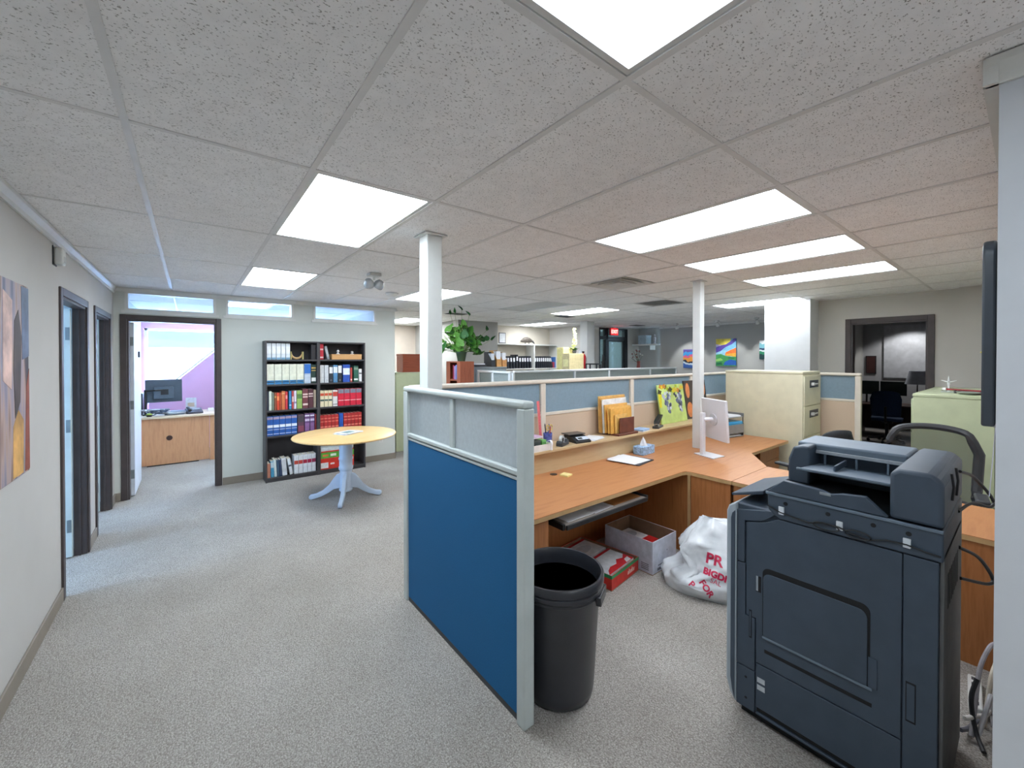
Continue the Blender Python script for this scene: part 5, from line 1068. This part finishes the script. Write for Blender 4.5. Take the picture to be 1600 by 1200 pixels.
MB().tube(spline([(-0.07, 0.09, 0.09), (-0.075, 0.03, 0.105), (-0.075, -0.04, 0.085), (-0.07, -0.09, 0.06)]), [0.026, *[0.018]*11, *[0.018]*12, 0.026], 8).build('handset', M_black, t, smooth=True); MB().obox((0.03, 0.01, 0.072), (0.10, 0.07, 0.003), (14, 0, 0)).build('keypad', cm((140, 142, 150)), t)
t = thing('paper_pile', 'untidy white papers on the left office desk beside the phone', 'paper', (-0.20, 8.95, OZ), 6)
random.seed(3)
for k in range(6): MB().obox((random.uniform(-.04, .06), random.uniform(-.05, .05), 0.004+0.009*k), (0.26, 0.2, 0.007), (0, 0, random.uniform(-25, 25))).build('sheet', cm(random.choice([(222, 226, 232), (196, 204, 214), (86, 96, 116)])), t)
t = thing('cable_heap', 'tangle of white and grey leads on the left office desk', 'cable', (-0.44, 8.93, OZ))
for k in range(9): MB().tube(spline([(random.uniform(-.14, .16), random.uniform(-.08, .08), random.uniform(0.012, .10)) for _ in range(6)]), 0.010, 6).build('lead', cm(random.choice([(206, 210, 216), (70, 84, 110), (150, 160, 172)])), t, smooth=True)
t = thing('green_bowl', 'small green and black bowl on the left office desk', 'bowl', (-0.53, 8.78, OZ)); MB().lathe([(0, 0), (0.03, 0), (0.045, 0.03), (0.04, 0.032), (0.0, 0.01)], n=18).build('bowl', M_black, t, smooth=True); MB().lathe([(0.041, 0.03), (0.03, 0.05), (0, 0.06)], n=16).build('filling', cm((150, 170, 60)), t, smooth=True)
t = thing('photo_card', 'pale photo card standing behind the monitor in the left office', 'card', (0.0, 9.28, OZ), -20); bx('card', cm((206, 208, 220)), t, -0.08, 0.08, 0, 0.006, 0, 0.24); bx('print', cm((196, 176, 160)), t, -0.05, 0.05, -0.0012, 0, 0.08, 0.15); bx('stand', M_dgrey, t, -0.03, 0.03, 0.006, 0.08, 0, 0.004)
t = thing('tape_box', 'tiny white box at the right end of the left office desk', 'box', (0.28, 9.2, OZ)); bx('body', M_paper, t, -0.04, 0.04, -0.03, 0.03, 0, 0.035); bx('lid', M_paper, t, -0.041, 0.041, -0.031, 0.031, 0.0355, 0.045)

# ================================================================= ROOM SEEN THROUGH THE RIGHT DOORWAY
M_walnut = wood('dark walnut desk', (66, 42, 36), (84, 56, 46), 1, 0.4)
t = thing('office_desk', 'dark walnut desk in the room through the right doorway', 'desk', (0, 0, 0))
bx('worktop', M_walnut, t, 11.9, 12.7, 0.9, 2.5, 0.69, 0.72, 0.003); bx('end_panel', M_walnut, t, 11.95, 12.65, 0.92, 1.5, 0.0, 0.689); bx('end_panel', M_walnut, t, 11.95, 12.65, 2.46, 2.48, 0.0, 0.689); bx('back_panel', M_walnut, t, 12.62, 12.64, 1.5, 2.46, 0.1, 0.689)
t = thing('table_lamp', 'table lamp with a pale grey shade in the room through the right doorway', 'lamp', (12.3, 1.53, 0.7205))
MB().lathe([(0.07, 0), (0.07, 0.015), (0.012, 0.03), (0.01, 0.46), (0, 0.46)], n=18).build('stand', M_black, t, smooth=True); MB().lathe([(0.20, 0.46), (0.13, 0.74), (0.128, 0.74), (0.196, 0.462)], n=28).build('lamp_shade', mat('pale grey lampshade', (206, 210, 222), 0.8), t, smooth=True)
for y, ds in ((2.38, 'left of two dark monitors in the room through the right doorway'), (1.92, 'right of two dark monitors in the room through the right doorway')):
    t = thing('monitor', ds, 'monitor', (12.35, y, 0.7205), 0, 'monitors in the far room'); bx('panel', mat('dark green-grey screen', (52, 62, 62), 0.2), t, -0.01, 0.02, -0.22, 0.22, 0.19, 0.50, 0.004); MB().cyl((0.015, 0, 0), (0.015, 0, 0.2), 0.018, n=10).build('stand', M_black, t, smooth=True); bx('foot', M_black, t, -0.08, 0.08, -0.1, 0.1, 0, 0.01)
t = thing('whiteboard', 'large grey whiteboard on the wall seen through the right doorway', 'whiteboard', (13.19, 1.80, 1.90)); bx('board', mat('grey whiteboard', (190, 192, 196), 0.4), t, -0.015, 0, -0.50, 0.42, -0.62, 0.62); 
for a in ((-0.52, -0.50, -0.64, 0.64), (0.42, 0.44, -0.64, 0.64), (-0.5, 0.42, 0.62, 0.64), (-0.5, 0.42, -0.64, -0.62)): bx('edge', M_steel, t, -0.02, 0, *a)
t = thing('framed_picture', 'small dark framed picture at the left inside the right doorway', 'picture', (13.19, 2.46, 1.58)); bx('frame', M_black, t, -0.02, 0, -0.10, 0.10, -0.22, 0.22, 0.003); bx('print', cm((60, 30, 28)), t, -0.022, -0.0205, -0.08, 0.08, -0.20, 0.20)
t = thing('paper_bin', 'pale crumpled bin bag under the walnut desk through the doorway', 'bin', (11.78, 1.35, 0)); MB().lathe([(0, 0), (0.12, 0), (0.14, 0.25), (0.15, 0.26), (0.13, 0.255), (0.11, 0.02), (0, 0.02)], n=20).build('bucket', M_dgrey, t, smooth=True); MB().lathe([(0.145, 0.2), (0.16, 0.25), (0.155, 0.275), (0.12, 0.27), (0.10, 0.2)], n=20).build('liner', M_paper, t, smooth=True)

# ================================================================= FAR HALL
# brown bookshelf with plant
m = wood('cherry wood', (128, 66, 44), (150, 82, 56), 2, 0.4)
t = thing('bookshelf', 'narrow cherry bookshelf below the potted plant', 'bookcase', (3.30, 5.50, 0))
bx('side_panel', m, t, 0, 0.25, 0, 0.02, 0, 1.69); bx('side_panel', m, t, 0, 0.25, 0.42, 0.44, 0, 1.69); bx('back_panel', m, t, 0.235, 0.25, 0.02, 0.42, 0, 1.69); bx('top_panel', m, t, 0, 0.235, 0.02, 0.42, 1.67, 1.69)
for z in (0.05, 0.42, 0.80, 1.12, 1.40): bx('shelf', m, t, 0.0, 0.235, 0.02, 0.42, z-0.02, z)
bx('stile', m, t, -0.004, 0.0, 0.0, 0.10, 0, 1.69); bx('stile', m, t, -0.004, 0.0, 0.32, 0.44, 0, 1.69)
for n_, (y, w_, h_, c) in enumerate(((5.60, .035, .22, (160, 40, 50)), (5.638, .05, .235, (96, 110, 160)), (5.69, .04, .215, (160, 130, 170)), (5.735, .035, .23, (150, 40, 60)))):
    q = thing('book', '%s book on the upper shelf of the cherry bookshelf, %s from the right' % (('red', 'blue', 'lilac', 'crimson')[n_], ORD[n_+1]), 'book', (3.32, y, 1.401), 0, 'books in the cherry bookshelf')
    MB().box(0, 0.004, 0.001, w_-0.001, 0, h_).box(0.004, 0.16, 0.001, 0.004, 0, h_).box(0.004, 0.16, w_-0.004, w_-0.001, 0, h_).build('cover', cm(c), q); bx('page_block', M_pages, q, 0.004, 0.155, 0.004, w_-0.004, 0.003, h_-0.003)
for n_, (y, w_, h_, c) in enumerate(((5.60, .05, .2, (200, 206, 214)), (5.655, .05, .21, (60, 70, 90)), (5.71, .05, .2, (90, 100, 120)))):
    q = thing('book', '%s book on the lower shelf of the cherry bookshelf' % ('white', 'navy', 'grey blue')[n_], 'book', (3.32, y, 1.121), 0, 'books in the cherry bookshelf')
    MB().box(0, 0.004, 0.001, w_-0.001, 0, h_).box(0.004, 0.16, 0.001, 0.004, 0, h_).box(0.004, 0.16, w_-0.004, w_-0.001, 0, h_).build('cover', cm(c), q); bx('page_block', M_pages, q, 0.004, 0.155, 0.004, w_-0.004, 0.003, h_-0.003)
t = thing('potted_plant', 'leafy green trailing plant in a dark pot on the cherry bookshelf', 'plant', (3.425, 5.68, 1.6905))
MB().lathe([(0, 0), (0.06, 0), (0.085, 0.13), (0.09, 0.135), (0.09, 0.15), (0.08, 0.15), (0.055, 0.02), (0, 0.02)], n=20).build('pot', mat('dark green pot', (44, 70, 48), 0.4), t, smooth=True)
MB().lathe([(0.078, 0.135), (0.0, 0.142)], n=16).build('soil', cm((60, 46, 36)), t)
leafm = []
for nm, c in (('leaf green', (52, 104, 30)), ('leaf light green', (66, 110, 42)), ('leaf dark green', (28, 72, 28))):
    b_ = MB(); N = 9; vs_ = []
    out_ = [(0, -0.02), (0.035, -0.038), (0.068, -0.03), (0.08, 0.01), (0.066, 0.06), (0.036, 0.11), (0, 0.15), (-0.036, 0.11), (-0.066, 0.06), (-0.08, 0.01), (-0.068, -0.03), (-0.035, -0.038)]
    vs_ = [(0, 0.03, -0.012)] + [(x*0.95, y, 0.012*abs(x)/0.08 - (0.02 if y > 0.1 else 0)) for x, y in out_]
    b_.add(vs_, [(0, k+1, (k+1) % 12+1) for k in range(12)])
    leafm.append(b_.mesh('leaf', mat(nm, c, 0.6, var=0.12, scale=25, spec=0.25), True))
random.seed(21)
leaf_spots = [(-0.30, 0.30, 0.42), (-0.26, 0.22, 0.30), (-0.34, 0.26, 0.20), (-0.24, 0.24, 0.12), (-0.02, 0.0, 0.55), (0.06, -0.02, 0.50), (-0.10, 0.05, 0.48), (-0.14, 0.08, 0.40), (0.0, -0.08, 0.38), (0.10, -0.05, 0.34), (-0.05, -0.06, 0.30), (0.06, -0.12, 0.27), (0.14, -0.08, 0.24), (0.20, -0.05, 0.36),
              (0.26, -0.06, 0.34), (0.24, -0.10, 0.24), (0.20, -0.12, 0.16), (0.24, -0.12, 0.08), (0.16, -0.14, 0.10), (0.28, -0.1, 0.02), (-0.20, 0.12, 0.16), (-0.12, 0.04, 0.14), (-0.08, -0.1, 0.2), (0.02, 0.1, 0.42), (0.14, 0.0, 0.46), (-0.18, 0.10, 0.50), (-0.30, 0.28, 0.05), (-0.36, 0.3, 0.32), (0.02, -0.04, 0.62), (0.33, -0.09, 0.30)]
leaf_spots += [(x+random.uniform(-.08, .08), y+random.uniform(-.06, .06), max(0.02, z*0.85+random.uniform(-.1, .06))) for x, y, z in leaf_spots]
for k, (x, y, z) in enumerate(leaf_spots):
    o = link('leaf', leafm[k % 3], t, (x, y, 0.10+z*0.8), (R(random.uniform(30, 85)), R(random.uniform(-25, 25)), R(random.uniform(-80, 30))))
    s = random.uniform(0.65, 1.1); o.scale = (s, s, s)
    MB().tube([(x*0.1, y*0.1, 0.13), (x*0.6, y*0.6, 0.16+z*0.75), (x, y, 0.10+z*0.8)], 0.004, 5).build('stem', mat('plant stem', (104, 130, 66), 0.5), t, smooth=True)
# thin twig leaves reaching up and out
for k, (x, y, z) in enumerate(((-0.14, 0.12, 0.78), (0.02, 0.02, 0.84), (0.14, -0.02, 0.76), (-0.08, 0.08, 0.80), (0.40, -0.16, 0.52), (0.46, -0.2, 0.36))):
    o = link('leaf', leafm[2], t, (x, y, z), (R(60), R(30*(-1)**k), R(40*k))); o.scale = (0.35, 0.6, 0.5)
    MB().tube([(x*0.1, y*0.1, 0.14), (x*0.7, y*0.7, z*0.75), (x, y, z)], 0.0022, 5).build('stem', mat('plant stem', (104, 130, 66), 0.5), t)
# grey cabinet with boxes on top
t = thing('storage_cabinet', 'grey steel storage cabinet right of the cherry bookshelf', 'cabinet', (0, 0, 0)); m = mat('grey enamel steel', (140, 148, 150), 0.45)
bx('body', m, t, 3.93, 4.62, 6.05, 6.5, 0, 1.555, 0.004); bx('top', m, t, 3.92, 4.63, 6.04, 6.51, 1.556, 1.585, 0.003)
for x0, x1 in ((3.945, 4.27), (4.28, 4.605)): d = bx('door', m, t, x0, x1, 6.034, 6.049, 0.05, 1.54, 0.003); bx('handle', M_steel, d, x1-0.05, x1-0.035, 6.02, 6.033, 0.8, 0.95)
for (x, w_, c, h_, ds) in ((4.30, 0.09, (36, 38, 44), .27, 'black magazine file on the grey cabinet'), (4.42, 0.11, (206, 150, 84), .30, 'wooden magazine file on the grey cabinet, left one'), (4.55, 0.10, (196, 138, 78), .27, 'wooden magazine file on the grey cabinet, right one')):
    q = thing('magazine_file', ds, 'magazine file', (x, 6.2, 1.5855)); m2 = cm(c)
    for s in (0, 1): MB().prism([(-0.12, 0), (0.12, 0), (0.12, h_), (0.02, h_), (-0.12, h_*0.45)], s*(w_-0.006), s*(w_-0.006)+0.006, 'x').build('side', m2, q)
    bx('back', m2, q, 0.006, w_-0.006, 0.114, 0.12, 0, h_); bx('front', m2, q, 0.006, w_-0.006, -0.12, -0.114, 0, h_*0.45); bx('papers', M_paper, q, 0.01, w_-0.01, -0.10, 0.11, 0.004, h_*0.9 if c[0] < 50 else h_*0.95)
t = thing('tray_device', 'low dark tray of papers on the grey cabinet near the plant', 'tray', (4.08, 6.22, 1.5855)); bx('tray', M_dgrey, t, -0.12, 0.12, -0.13, 0.13, 0, 0.04, 0.004); bx('papers', M_paper, t, -0.10, 0.10, -0.11, 0.11, 0.0405, 0.06)
# white shelving with binders
M_shw = mat('white laminate', (222, 222, 216), 0.45, var=0.015)
t = thing('wall_shelving', 'white two-bay wall shelving in the far recess', 'shelf', (0, 0, 0))
bx('top_shelf', M_shw, t, 5.83, 8.13, 8.27, 8.61, 2.09, 2.12); bx('mid_shelf', M_shw, t, 5.83, 8.13, 8.27, 8.61, 1.45, 1.475); bx('bottom_shelf', M_shw, t, 5.83, 8.13, 8.27, 8.61, 0.8, 0.825)
for x in (5.83, 7.25, 8.105): bx('upright', M_shw, t, x, x+0.03, 8.265, 8.6, 0.0, 2.09)
random.seed(9)
for bay, (a, n, nm) in enumerate(((6.10, 12, 'left'), (7.30, 9, 'right'))):
    for k in range(n):
        x = a+k*(0.094 if bay == 0 else 0.078); ln = (0, 0, 0, 5, 5, 5, 0, 0, 0, 6, 6, 8)[k] if bay == 0 else (0, 2, 4, 6, 8, 10, 14, 20, 26)[k]
        h_ = 0.32 if not (bay == 0 and k == 6) else 0.36
        q = binder(x, 0.06 if bay == 0 else 0.055, h_, 1.4755+(0.06*math.sin(R(abs(ln)))*1.0 if ln < 0 else 0.0), (34, 38, 46), 'black binder, %s from the left in the %s bay of the white wall shelving' % (ORD[k+1], nm), bandlist=[(0.55, 0.85, (228, 230, 232))], lean=-ln*0.6, yf=8.30, depth=0.26, ring=False, group='black binders on the white shelving')
for (x, c, h_, ds) in ((8.0, (176, 60, 84), .16, 'pink book lying at the right end of the binder row'), (8.065, (70, 120, 190), .30, 'blue folder at the right end of the binder row')):
    book(x, 0.06, h_, 1.4755, c, ds, 'folder' if h_ > .2 else 'book', yf=8.32, cat='folder' if h_ > .2 else 'book')
t = thing('framed_photo', 'small framed picture standing at the left end of the white top shelf', 'picture', (6.30, 8.42, 2.1205)); bx('frame', M_dgrey, t, -0.11, 0.11, 0, 0.015, 0, 0.28, 0.003); bx('print', cm((226, 228, 230)), t, -0.09, 0.09, -0.0015, 0, 0.025, 0.26); bx('strut', M_dgrey, t, -0.02, 0.02, 0.015, 0.09, 0, 0.01)
t = thing('animal_carving', 'dark carved bird figure crouching on the white top shelf', 'figurine', (7.10, 8.40, 2.1205))
MB().grid(lambda u, v: (-0.22+0.44*u, 0.055*math.cos(2*math.pi*v)*(math.sin(math.pi*u)**0.6+0.05), 0.075+0.07*math.sin(2*math.pi*v)*(math.sin(math.pi*u)**0.7+0.08)+0.04*math.sin(math.pi*u)), 16, 12).build('body', mat('dark carved wood', (78, 70, 62), 0.6, var=0.3, scale=20), t, smooth=True)
MB().cyl((0.20, 0, 0.08), (0.28, 0, 0.02), 0.03, 0.012, 10).build('beak', M_dgrey, t, smooth=True); MB().cyl((-0.05, 0, 0), (-0.05, 0, 0.07), 0.012, n=8).cyl((0.08, 0, 0), (0.08, 0, 0.07), 0.012, n=8).build('feet', M_dgrey, t)
# cabinet with beige boxes and yellow orchid behind the second partition
t = thing('low_cabinet', 'grey cabinet hidden behind the second partition under the beige boxes', 'cabinet', (0, 0, 0)); m = mat('grey enamel steel', (140, 148, 150), 0.45); bx('body', m, t, 5.45, 6.45, 5.42, 5.95, 0, 1.48, 0.004); bx('top', m, t, 5.44, 6.46, 5.41, 5.96, 1.481, 1.50, 0.003)
t = thing('document_box', 'wide beige document box on the second partition line', 'box', (5.74, 5.52, 1.5005)); bx('box', cm((186, 170, 128)), t, 0, 0.41, 0, 0.19, 0, 0.30, 0.003); bx('lid', cm((196, 180, 136)), t, -0.003, 0.413, -0.003, 0.193, 0.3005, 0.335, 0.003); bx('label_plate', cm((214, 206, 150)), t, -0.0012, 0, 0.03, 0.16, 0.08, 0.22)
t = thing('document_box', 'small yellow beige box behind the wide document box', 'box', (5.78, 5.72, 1.5005)); bx('box', cm((206, 196, 132)), t, 0, 0.36, 0, 0.18, 0, 0.42, 0.003); bx('lid', cm((212, 202, 140)), t, -0.003, 0.363, -0.003, 0.183, 0.4205, 0.455, 0.003)
t = thing('orchid', 'pale yellow flower spike in a pot on the beige boxes', 'plant', (5.97, 5.60, 1.836)); MB().lathe([(0, 0), (0.035, 0), (0.045, 0.06), (0.04, 0.06), (0, 0.05)], n=16).build('pot', M_dgrey, t, smooth=True)
MB().tube(spline([(0, 0, 0.05), (0.0, 0.01, 0.25), (-0.01, 0.02, 0.46)]), 0.006, 6).build('stem', cm((120, 140, 80)), t)
random.seed(4)
pm = MB().prism(ell(0, 0.025, 0.022, 0.03, 8), -0.003, 0.003, 'z').mesh('petal', cm((232, 234, 158)), False)
for k in range(34): a = random.uniform(0, 6.28); o = link('petal', pm, t, (0.02*math.cos(a), 0.02*math.sin(a), 0.12+0.011*k), (R(random.uniform(40, 110)), 0, a)); s = 1.3-0.02*k; o.scale = (s, s, s)
for k in range(5): o = link('leaf', leafm[2], t, (0, 0, 0.05), (R(35), 0, R(72*k))); o.scale = (0.5, 0.9, 0.6)
# fire extinguisher on the white column
t = thing('fire_extinguisher', 'red fire extinguisher with a white tag on the white column', 'fire extinguisher', (7.16, 6.44, 1.50))
MB().lathe([(0, 0), (0.055, 0.0), (0.062, 0.02), (0.062, 0.28), (0.04, 0.33), (0.02, 0.345), (0.02, 0.37), (0, 0.37)], n=20).build('cylinder', mat('red enamel', (186, 28, 34), 0.3), t, smooth=True)
MB().box(-0.05, 0.03, -0.012, 0.012, 0.37, 0.40).build('valve', M_black, t, bevel=0.004); MB().tube(spline([(-0.03, 0, 0.38), (-0.08, 0, 0.34), (-0.075, 0, 0.2)]), 0.01, 8).build('hose', M_black, t, smooth=True); bx('tag', M_paper, t, -0.11, -0.09, -0.05, 0.04, 0.28, 0.42); bx('wall_hook', M_steel, t, 0.06, 0.09, -0.02, 0.02, 0.1, 0.25)
# entry door and exit sign
M_bfr = mat('black aluminium', (30, 32, 34), 0.4)
d = sroot('door_5'); b_ = MB()
for a in ((8.57, 8.63), (8.86, 8.96), (9.70, 9.83)): b_.box(*a, 7.16, 7.26, 0, 2.57)
b_.box(8.63, 9.70, 7.16, 7.26, 2.53, 2.57).box(8.63, 9.70, 7.16, 7.26, 2.25, 2.34); b_.build('frame', M_bfr, d)
M_dg = glass('tinted door glass', (206, 220, 222), thin=0.85)
bx('pane', M_dg, d, 8.63, 8.86, 7.20, 7.208, 0.05, 2.25); lf = bx('pane', M_dg, d, 9.02, 9.64, 7.20, 7.208, 0.12, 2.2); bx('pane', M_dg, d, 8.63, 9.70, 7.20, 7.208, 2.34, 2.53)
b_ = MB(); b_.box(8.965, 9.02, 7.18, 7.23, 0.01, 2.245).box(9.64, 9.695, 7.18, 7.23, 0.01, 2.245).box(9.02, 9.64, 7.18, 7.23, 0.01, 0.12).box(9.02, 9.64, 7.18, 7.23, 2.2, 2.245); b_.build('leaf_frame', M_bfr, d); MB().cyl((9.05, 7.14, 0.9), (9.05, 7.14, 1.3), 0.014, n=10).build('pull_handle', M_steel, d, smooth=True)
t = thing('exit_sign', 'lit red EXIT sign hanging above the entry door', 'exit sign', (9.02, 7.02, 2.36))
bx('housing', mat('red sign face', (196, 34, 40), 0.4), t, -0.16, 0.16, -0.03, 0.03, 0.0, 0.20, 0.006); bx('mount', M_white, t, -0.06, 0.06, -0.03, 0.03, 0.2, 0.24)
txt('EXIT', 0.135, 'lettering', emit('lit red letters', (255, 150, 140), 2.2), t, (0, -0.032, 0.055), (R(90), 0, 0), 0.002)
bx('face', emit('lit red field', (210, 24, 30), 0.7), t, -0.15, 0.15, -0.0308, -0.0300, 0.012, 0.188)
# black metal rack and easel near the white column
t = thing('metal_rack', 'black metal rack with an open square top in front of the white column', 'rack', (7.02, 6.02, 0), 20)
for (x, y) in ((-0.12, -0.12), (0.12, -0.12), (-0.12, 0.12), (0.12, 0.12)): bx('leg', M_black, t, x-0.012, x+0.012, y-0.012, y+0.012, 0, 1.60)
for a in ((-0.132, 0.132, -0.132, -0.108), (-0.132, 0.132, 0.108, 0.132), (-0.132, -0.108, -0.108, 0.108), (0.108, 0.132, -0.108, 0.108)): bx('top_rail', M_black, t, *a, 1.60, 1.625)
for z in (0.4, 0.9): bx('shelf', M_dgrey, t, -0.108, 0.108, -0.108, 0.108, z, z+0.015)
t = thing('easel', 'black easel standing left of the entry door', 'easel', (7.48, 6.12, 0))
for a in (90, 210, 330): MB().cyl((0.15*math.cos(R(a)), 0.15*math.sin(R(a)), 0.0), (0.012*math.cos(R(a)), 0.012*math.sin(R(a)), 1.82), 0.014, n=8).build('leg', M_black, t, smooth=True)
for z in (1.25, 1.48, 1.64): bx('crossbar', M_black, t, -0.15+0.08*(z-1.25), 0.15-0.08*(z-1.25), -0.06, -0.03, z, z+0.03)
bx('ledge', M_black, t, -0.16, 0.16, -0.10, -0.03, 1.0, 1.02)
t = thing('ceiling_light', 'added lit square ceiling panel in the vestibule beyond the entry door', 'ceiling light', (9.2, 8.1, CZ+0.004)); bx('frame', M_white, t, -0.31, 0.31, -0.31, 0.31, 0.008, 0.02); bx('diffuser', M_lamp_far, t, -0.29, 0.29, -0.29, 0.29, 0.0, 0.008)  # ceiling panel added to brighten the vestibule behind the door glass
# niche shelf with pale box and figure, flowers in a vase on a counter
t = thing('niche_shelf', 'white wall shelf in the niche right of the entry door', 'shelf', (0, 0, 0)); bx('board', M_shw, t, 10.0, 10.34, 6.36, 7.13, 2.10, 2.14); bx('bracket', M_shw, t, 10.1, 10.34, 6.6, 6.62, 1.98, 2.10)
t = thing('gift_box', 'pale blue box on the niche shelf', 'box', (10.15, 6.82, 2.1405)); bx('box', cm((168, 188, 196)), t, -0.12, 0.12, -0.13, 0.13, 0, 0.2, 0.003); bx('lid', cm((178, 198, 206)), t, -0.125, 0.125, -0.135, 0.135, 0.2005, 0.25, 0.003)
t = thing('figurine', 'slim grey figurine on the niche shelf beside the pale box', 'figurine', (10.15, 6.50, 2.1405)); MB().lathe([(0.05, 0), (0.05, 0.01), (0.02, 0.03), (0.035, 0.16), (0.012, 0.2)], n=14).build('body', cm((186, 184, 186)), t, smooth=True); MB().lathe([(0, 0.2), (0.02, 0.22), (0.022, 0.245), (0, 0.27)], n=12).build('head', cm((176, 174, 176)), t, smooth=True)
t = thing('reception_counter', 'pale counter in the niche right of the entry door', 'counter', (0, 0, 0)); bx('body', M_shw, t, 9.5, 10.0, 6.3, 6.95, 0, 1.26, 0.004); bx('top', M_shw, t, 9.48, 10.02, 6.28, 6.97, 1.261, 1.30, 0.004)
t = thing('flower_vase', 'red vase of white dried flowers on the pale counter', 'vase', (9.72, 6.72, 1.3005)); MB().lathe([(0, 0), (0.05, 0), (0.06, 0.12), (0.04, 0.3), (0.05, 0.36), (0.042, 0.36), (0, 0.3)], n=18).build('vase', cm((140, 66, 56)), t, smooth=True)
random.seed(8)
for k in range(16): a = random.uniform(0, 6.28); r_ = random.uniform(0.05, 0.22); h_ = random.uniform(0.42, 0.66); MB().tube([(0, 0, 0.33), (r_*0.5*math.cos(a), r_*0.5*math.sin(a), h_*0.8), (r_*math.cos(a), r_*math.sin(a), h_)], 0.004, 5).build('stem', cm((96, 104, 80)), t); MB().lathe([(0, 0), (0.024, 0.01), (0.018, 0.035), (0, 0.04)], (r_*math.cos(a), r_*math.sin(a), h_), 8).build('blossom', cm(random.choice([(222, 222, 214), (206, 200, 186), (150, 90, 80)])), t, smooth=True)
# paintings and picture lights on the far grey wall
XW = 10.15
P1 = bands('painting waves', [(0.0, (60, 100, 170)), (0.2, (196, 214, 226)), (0.34, (34, 42, 60)), (0.44, (226, 150, 60)), (0.58, (206, 90, 130)), (0.70, (60, 140, 200)), (0.86, (96, 78, 150))], 2.2, 0.5)
P3 = bands('painting forest', [(0.0, (20, 60, 60)), (0.2, (36, 130, 90)), (0.4, (210, 224, 220)), (0.5, (40, 60, 96)), (0.65, (120, 180, 190)), (0.85, (226, 228, 226))], 2.6, 0.5)
for (y0, y1, z0, z1, m, ds) in ((5.16, 5.64, 1.49, 1.97, P1, 'small colourful wave painting on the far grey wall, left of the three'), (3.30, 3.82, 1.72, 2.14, P3, 'green and white painting half hidden by the white pillar')):
    t = thing('painting', ds, 'picture', (XW, (y0+y1)/2, z0), 0, 'paintings on the far grey wall'); bx('canvas', m, t, -0.035, -0.006, -(y1-y0)/2, (y1-y0)/2, 0, z1-z0, 0.003); bx('stretcher', M_dgrey, t, -0.006, 0, -(y1-y0)/2+0.02, (y1-y0)/2-0.02, 0.02, z1-z0-0.02)
t = thing('painting', 'colourful landscape painting with orange hill and blue lake on the far grey wall', 'picture', (XW, 4.555, 1.555), 0, 'paintings on the far grey wall'); bx('canvas', cm((120, 180, 212)), t, -0.035, -0.006, -0.235, 0.235, 0, 0.655, 0.003); bx('stretcher', M_dgrey, t, -0.006, 0, -0.21, 0.21, 0.02, 0.635)
# picture shapes: local y runs to the left in the view
def pat(poly_, c, d_): MB().prism(poly_, -0.036-0.0006*d_, -0.035, 'x').build('painted_shape', cm(c), t)
pat([(-0.235, 0.20), (0.235, 0.30), (0.235, 0.46), (0.10, 0.40), (-0.02, 0.36), (-0.235, 0.45)], (150, 200, 222), 1); pat([(0.235, 0.655), (0.235, 0.53), (0.06, 0.49), (-0.08, 0.53), (-0.12, 0.655)], (226, 206, 80), 2)
pat([(0.235, 0.32), (0.235, 0.45), (0.12, 0.50), (0.0, 0.52), (-0.12, 0.60), (-0.19, 0.655), (-0.235, 0.655), (-0.235, 0.60), (-0.14, 0.52), (0.02, 0.45), (0.12, 0.36)], (84, 66, 150), 3); pat([(0.10, 0.51), (0.235, 0.52), (0.235, 0.47), (0.12, 0.485)], (196, 178, 220), 4)
pat([(-0.235, 0.24), (0.02, 0.27), (0.0, 0.33), (-0.10, 0.38), (-0.235, 0.44)], (232, 116, 44), 4); pat([(-0.235, 0.22), (0.02, 0.25), (0.0, 0.29), (-0.235, 0.31)], (240, 176, 60), 5)
pat([(-0.235, 0.0), (0.235, 0.0), (0.235, 0.27), (0.12, 0.29), (0.0, 0.24), (-0.12, 0.22), (-0.235, 0.23)], (70, 156, 84), 5); pat([(-0.235, 0.02), (0.06, 0.02), (0.02, 0.10), (-0.10, 0.16), (-0.235, 0.13)], (34, 96, 184), 6)
pat([(0.235, 0.10), (0.235, 0.16), (0.12, 0.19), (0.06, 0.14)], (150, 206, 110), 6); pat([(0.235, 0.02), (0.235, 0.07), (0.10, 0.09), (0.08, 0.03)], (30, 104, 66), 6); pat([(-0.02, 0.19), (-0.18, 0.17), (-0.235, 0.20), (-0.1, 0.215)], (36, 120, 74), 6)
for n_, (y, ds) in enumerate(((5.45, 'left'), (4.45, 'middle'), (3.62, 'right'))):
    t = thing('picture_light', 'small white ceiling spotlight above the %s painting on the far wall' % ds, 'lamp', (9.45, y, CZ), 0, 'picture spotlights')
    bx('track_box', M_white, t, -0.05, 0.05, -0.03, 0.03, -0.03, 0.0, 0.004); MB().lathe([(0, 0.05), (0.03, 0.045), (0.045, -0.04), (0.04, -0.04), (0, -0.02)], n=16).build('head', M_white, t, (0.02, 0, -0.085), (0, R(-35), 0), smooth=True)
    L = bpy.data.lights.new('spot_beam', 'SPOT'); L.energy = 12; L.spot_size = R(70); L.spot_blend = 0.5; L.color = (0.93, 0.97, 1.0); L.shadow_soft_size = 0.04
    o = bpy.data.objects.new('spot_beam', L); COL.objects.link(o); o.parent = t; o.location = (0.06, 0, -0.15); o.rotation_euler = (0, R(-32), 0)
t = thing('picture_light', 'round recessed downlight inside the room through the right doorway', 'lamp', (12.55, 1.72, CZ+0.005)); MB().lathe([(0.09, 0.0), (0.09, -0.012), (0.07, -0.012), (0.065, 0.0)], n=24).build('trim_ring', M_white, t, smooth=True)
L = bpy.data.lights.new('spot_beam', 'SPOT'); L.energy = 18; L.spot_size = R(115); L.spot_blend = 0.4; L.shadow_soft_size = 0.06; o = bpy.data.objects.new('spot_beam', L); COL.objects.link(o); o.parent = t; o.location = (0, 0, -0.03); o.rotation_euler = (0, R(-15), 0)
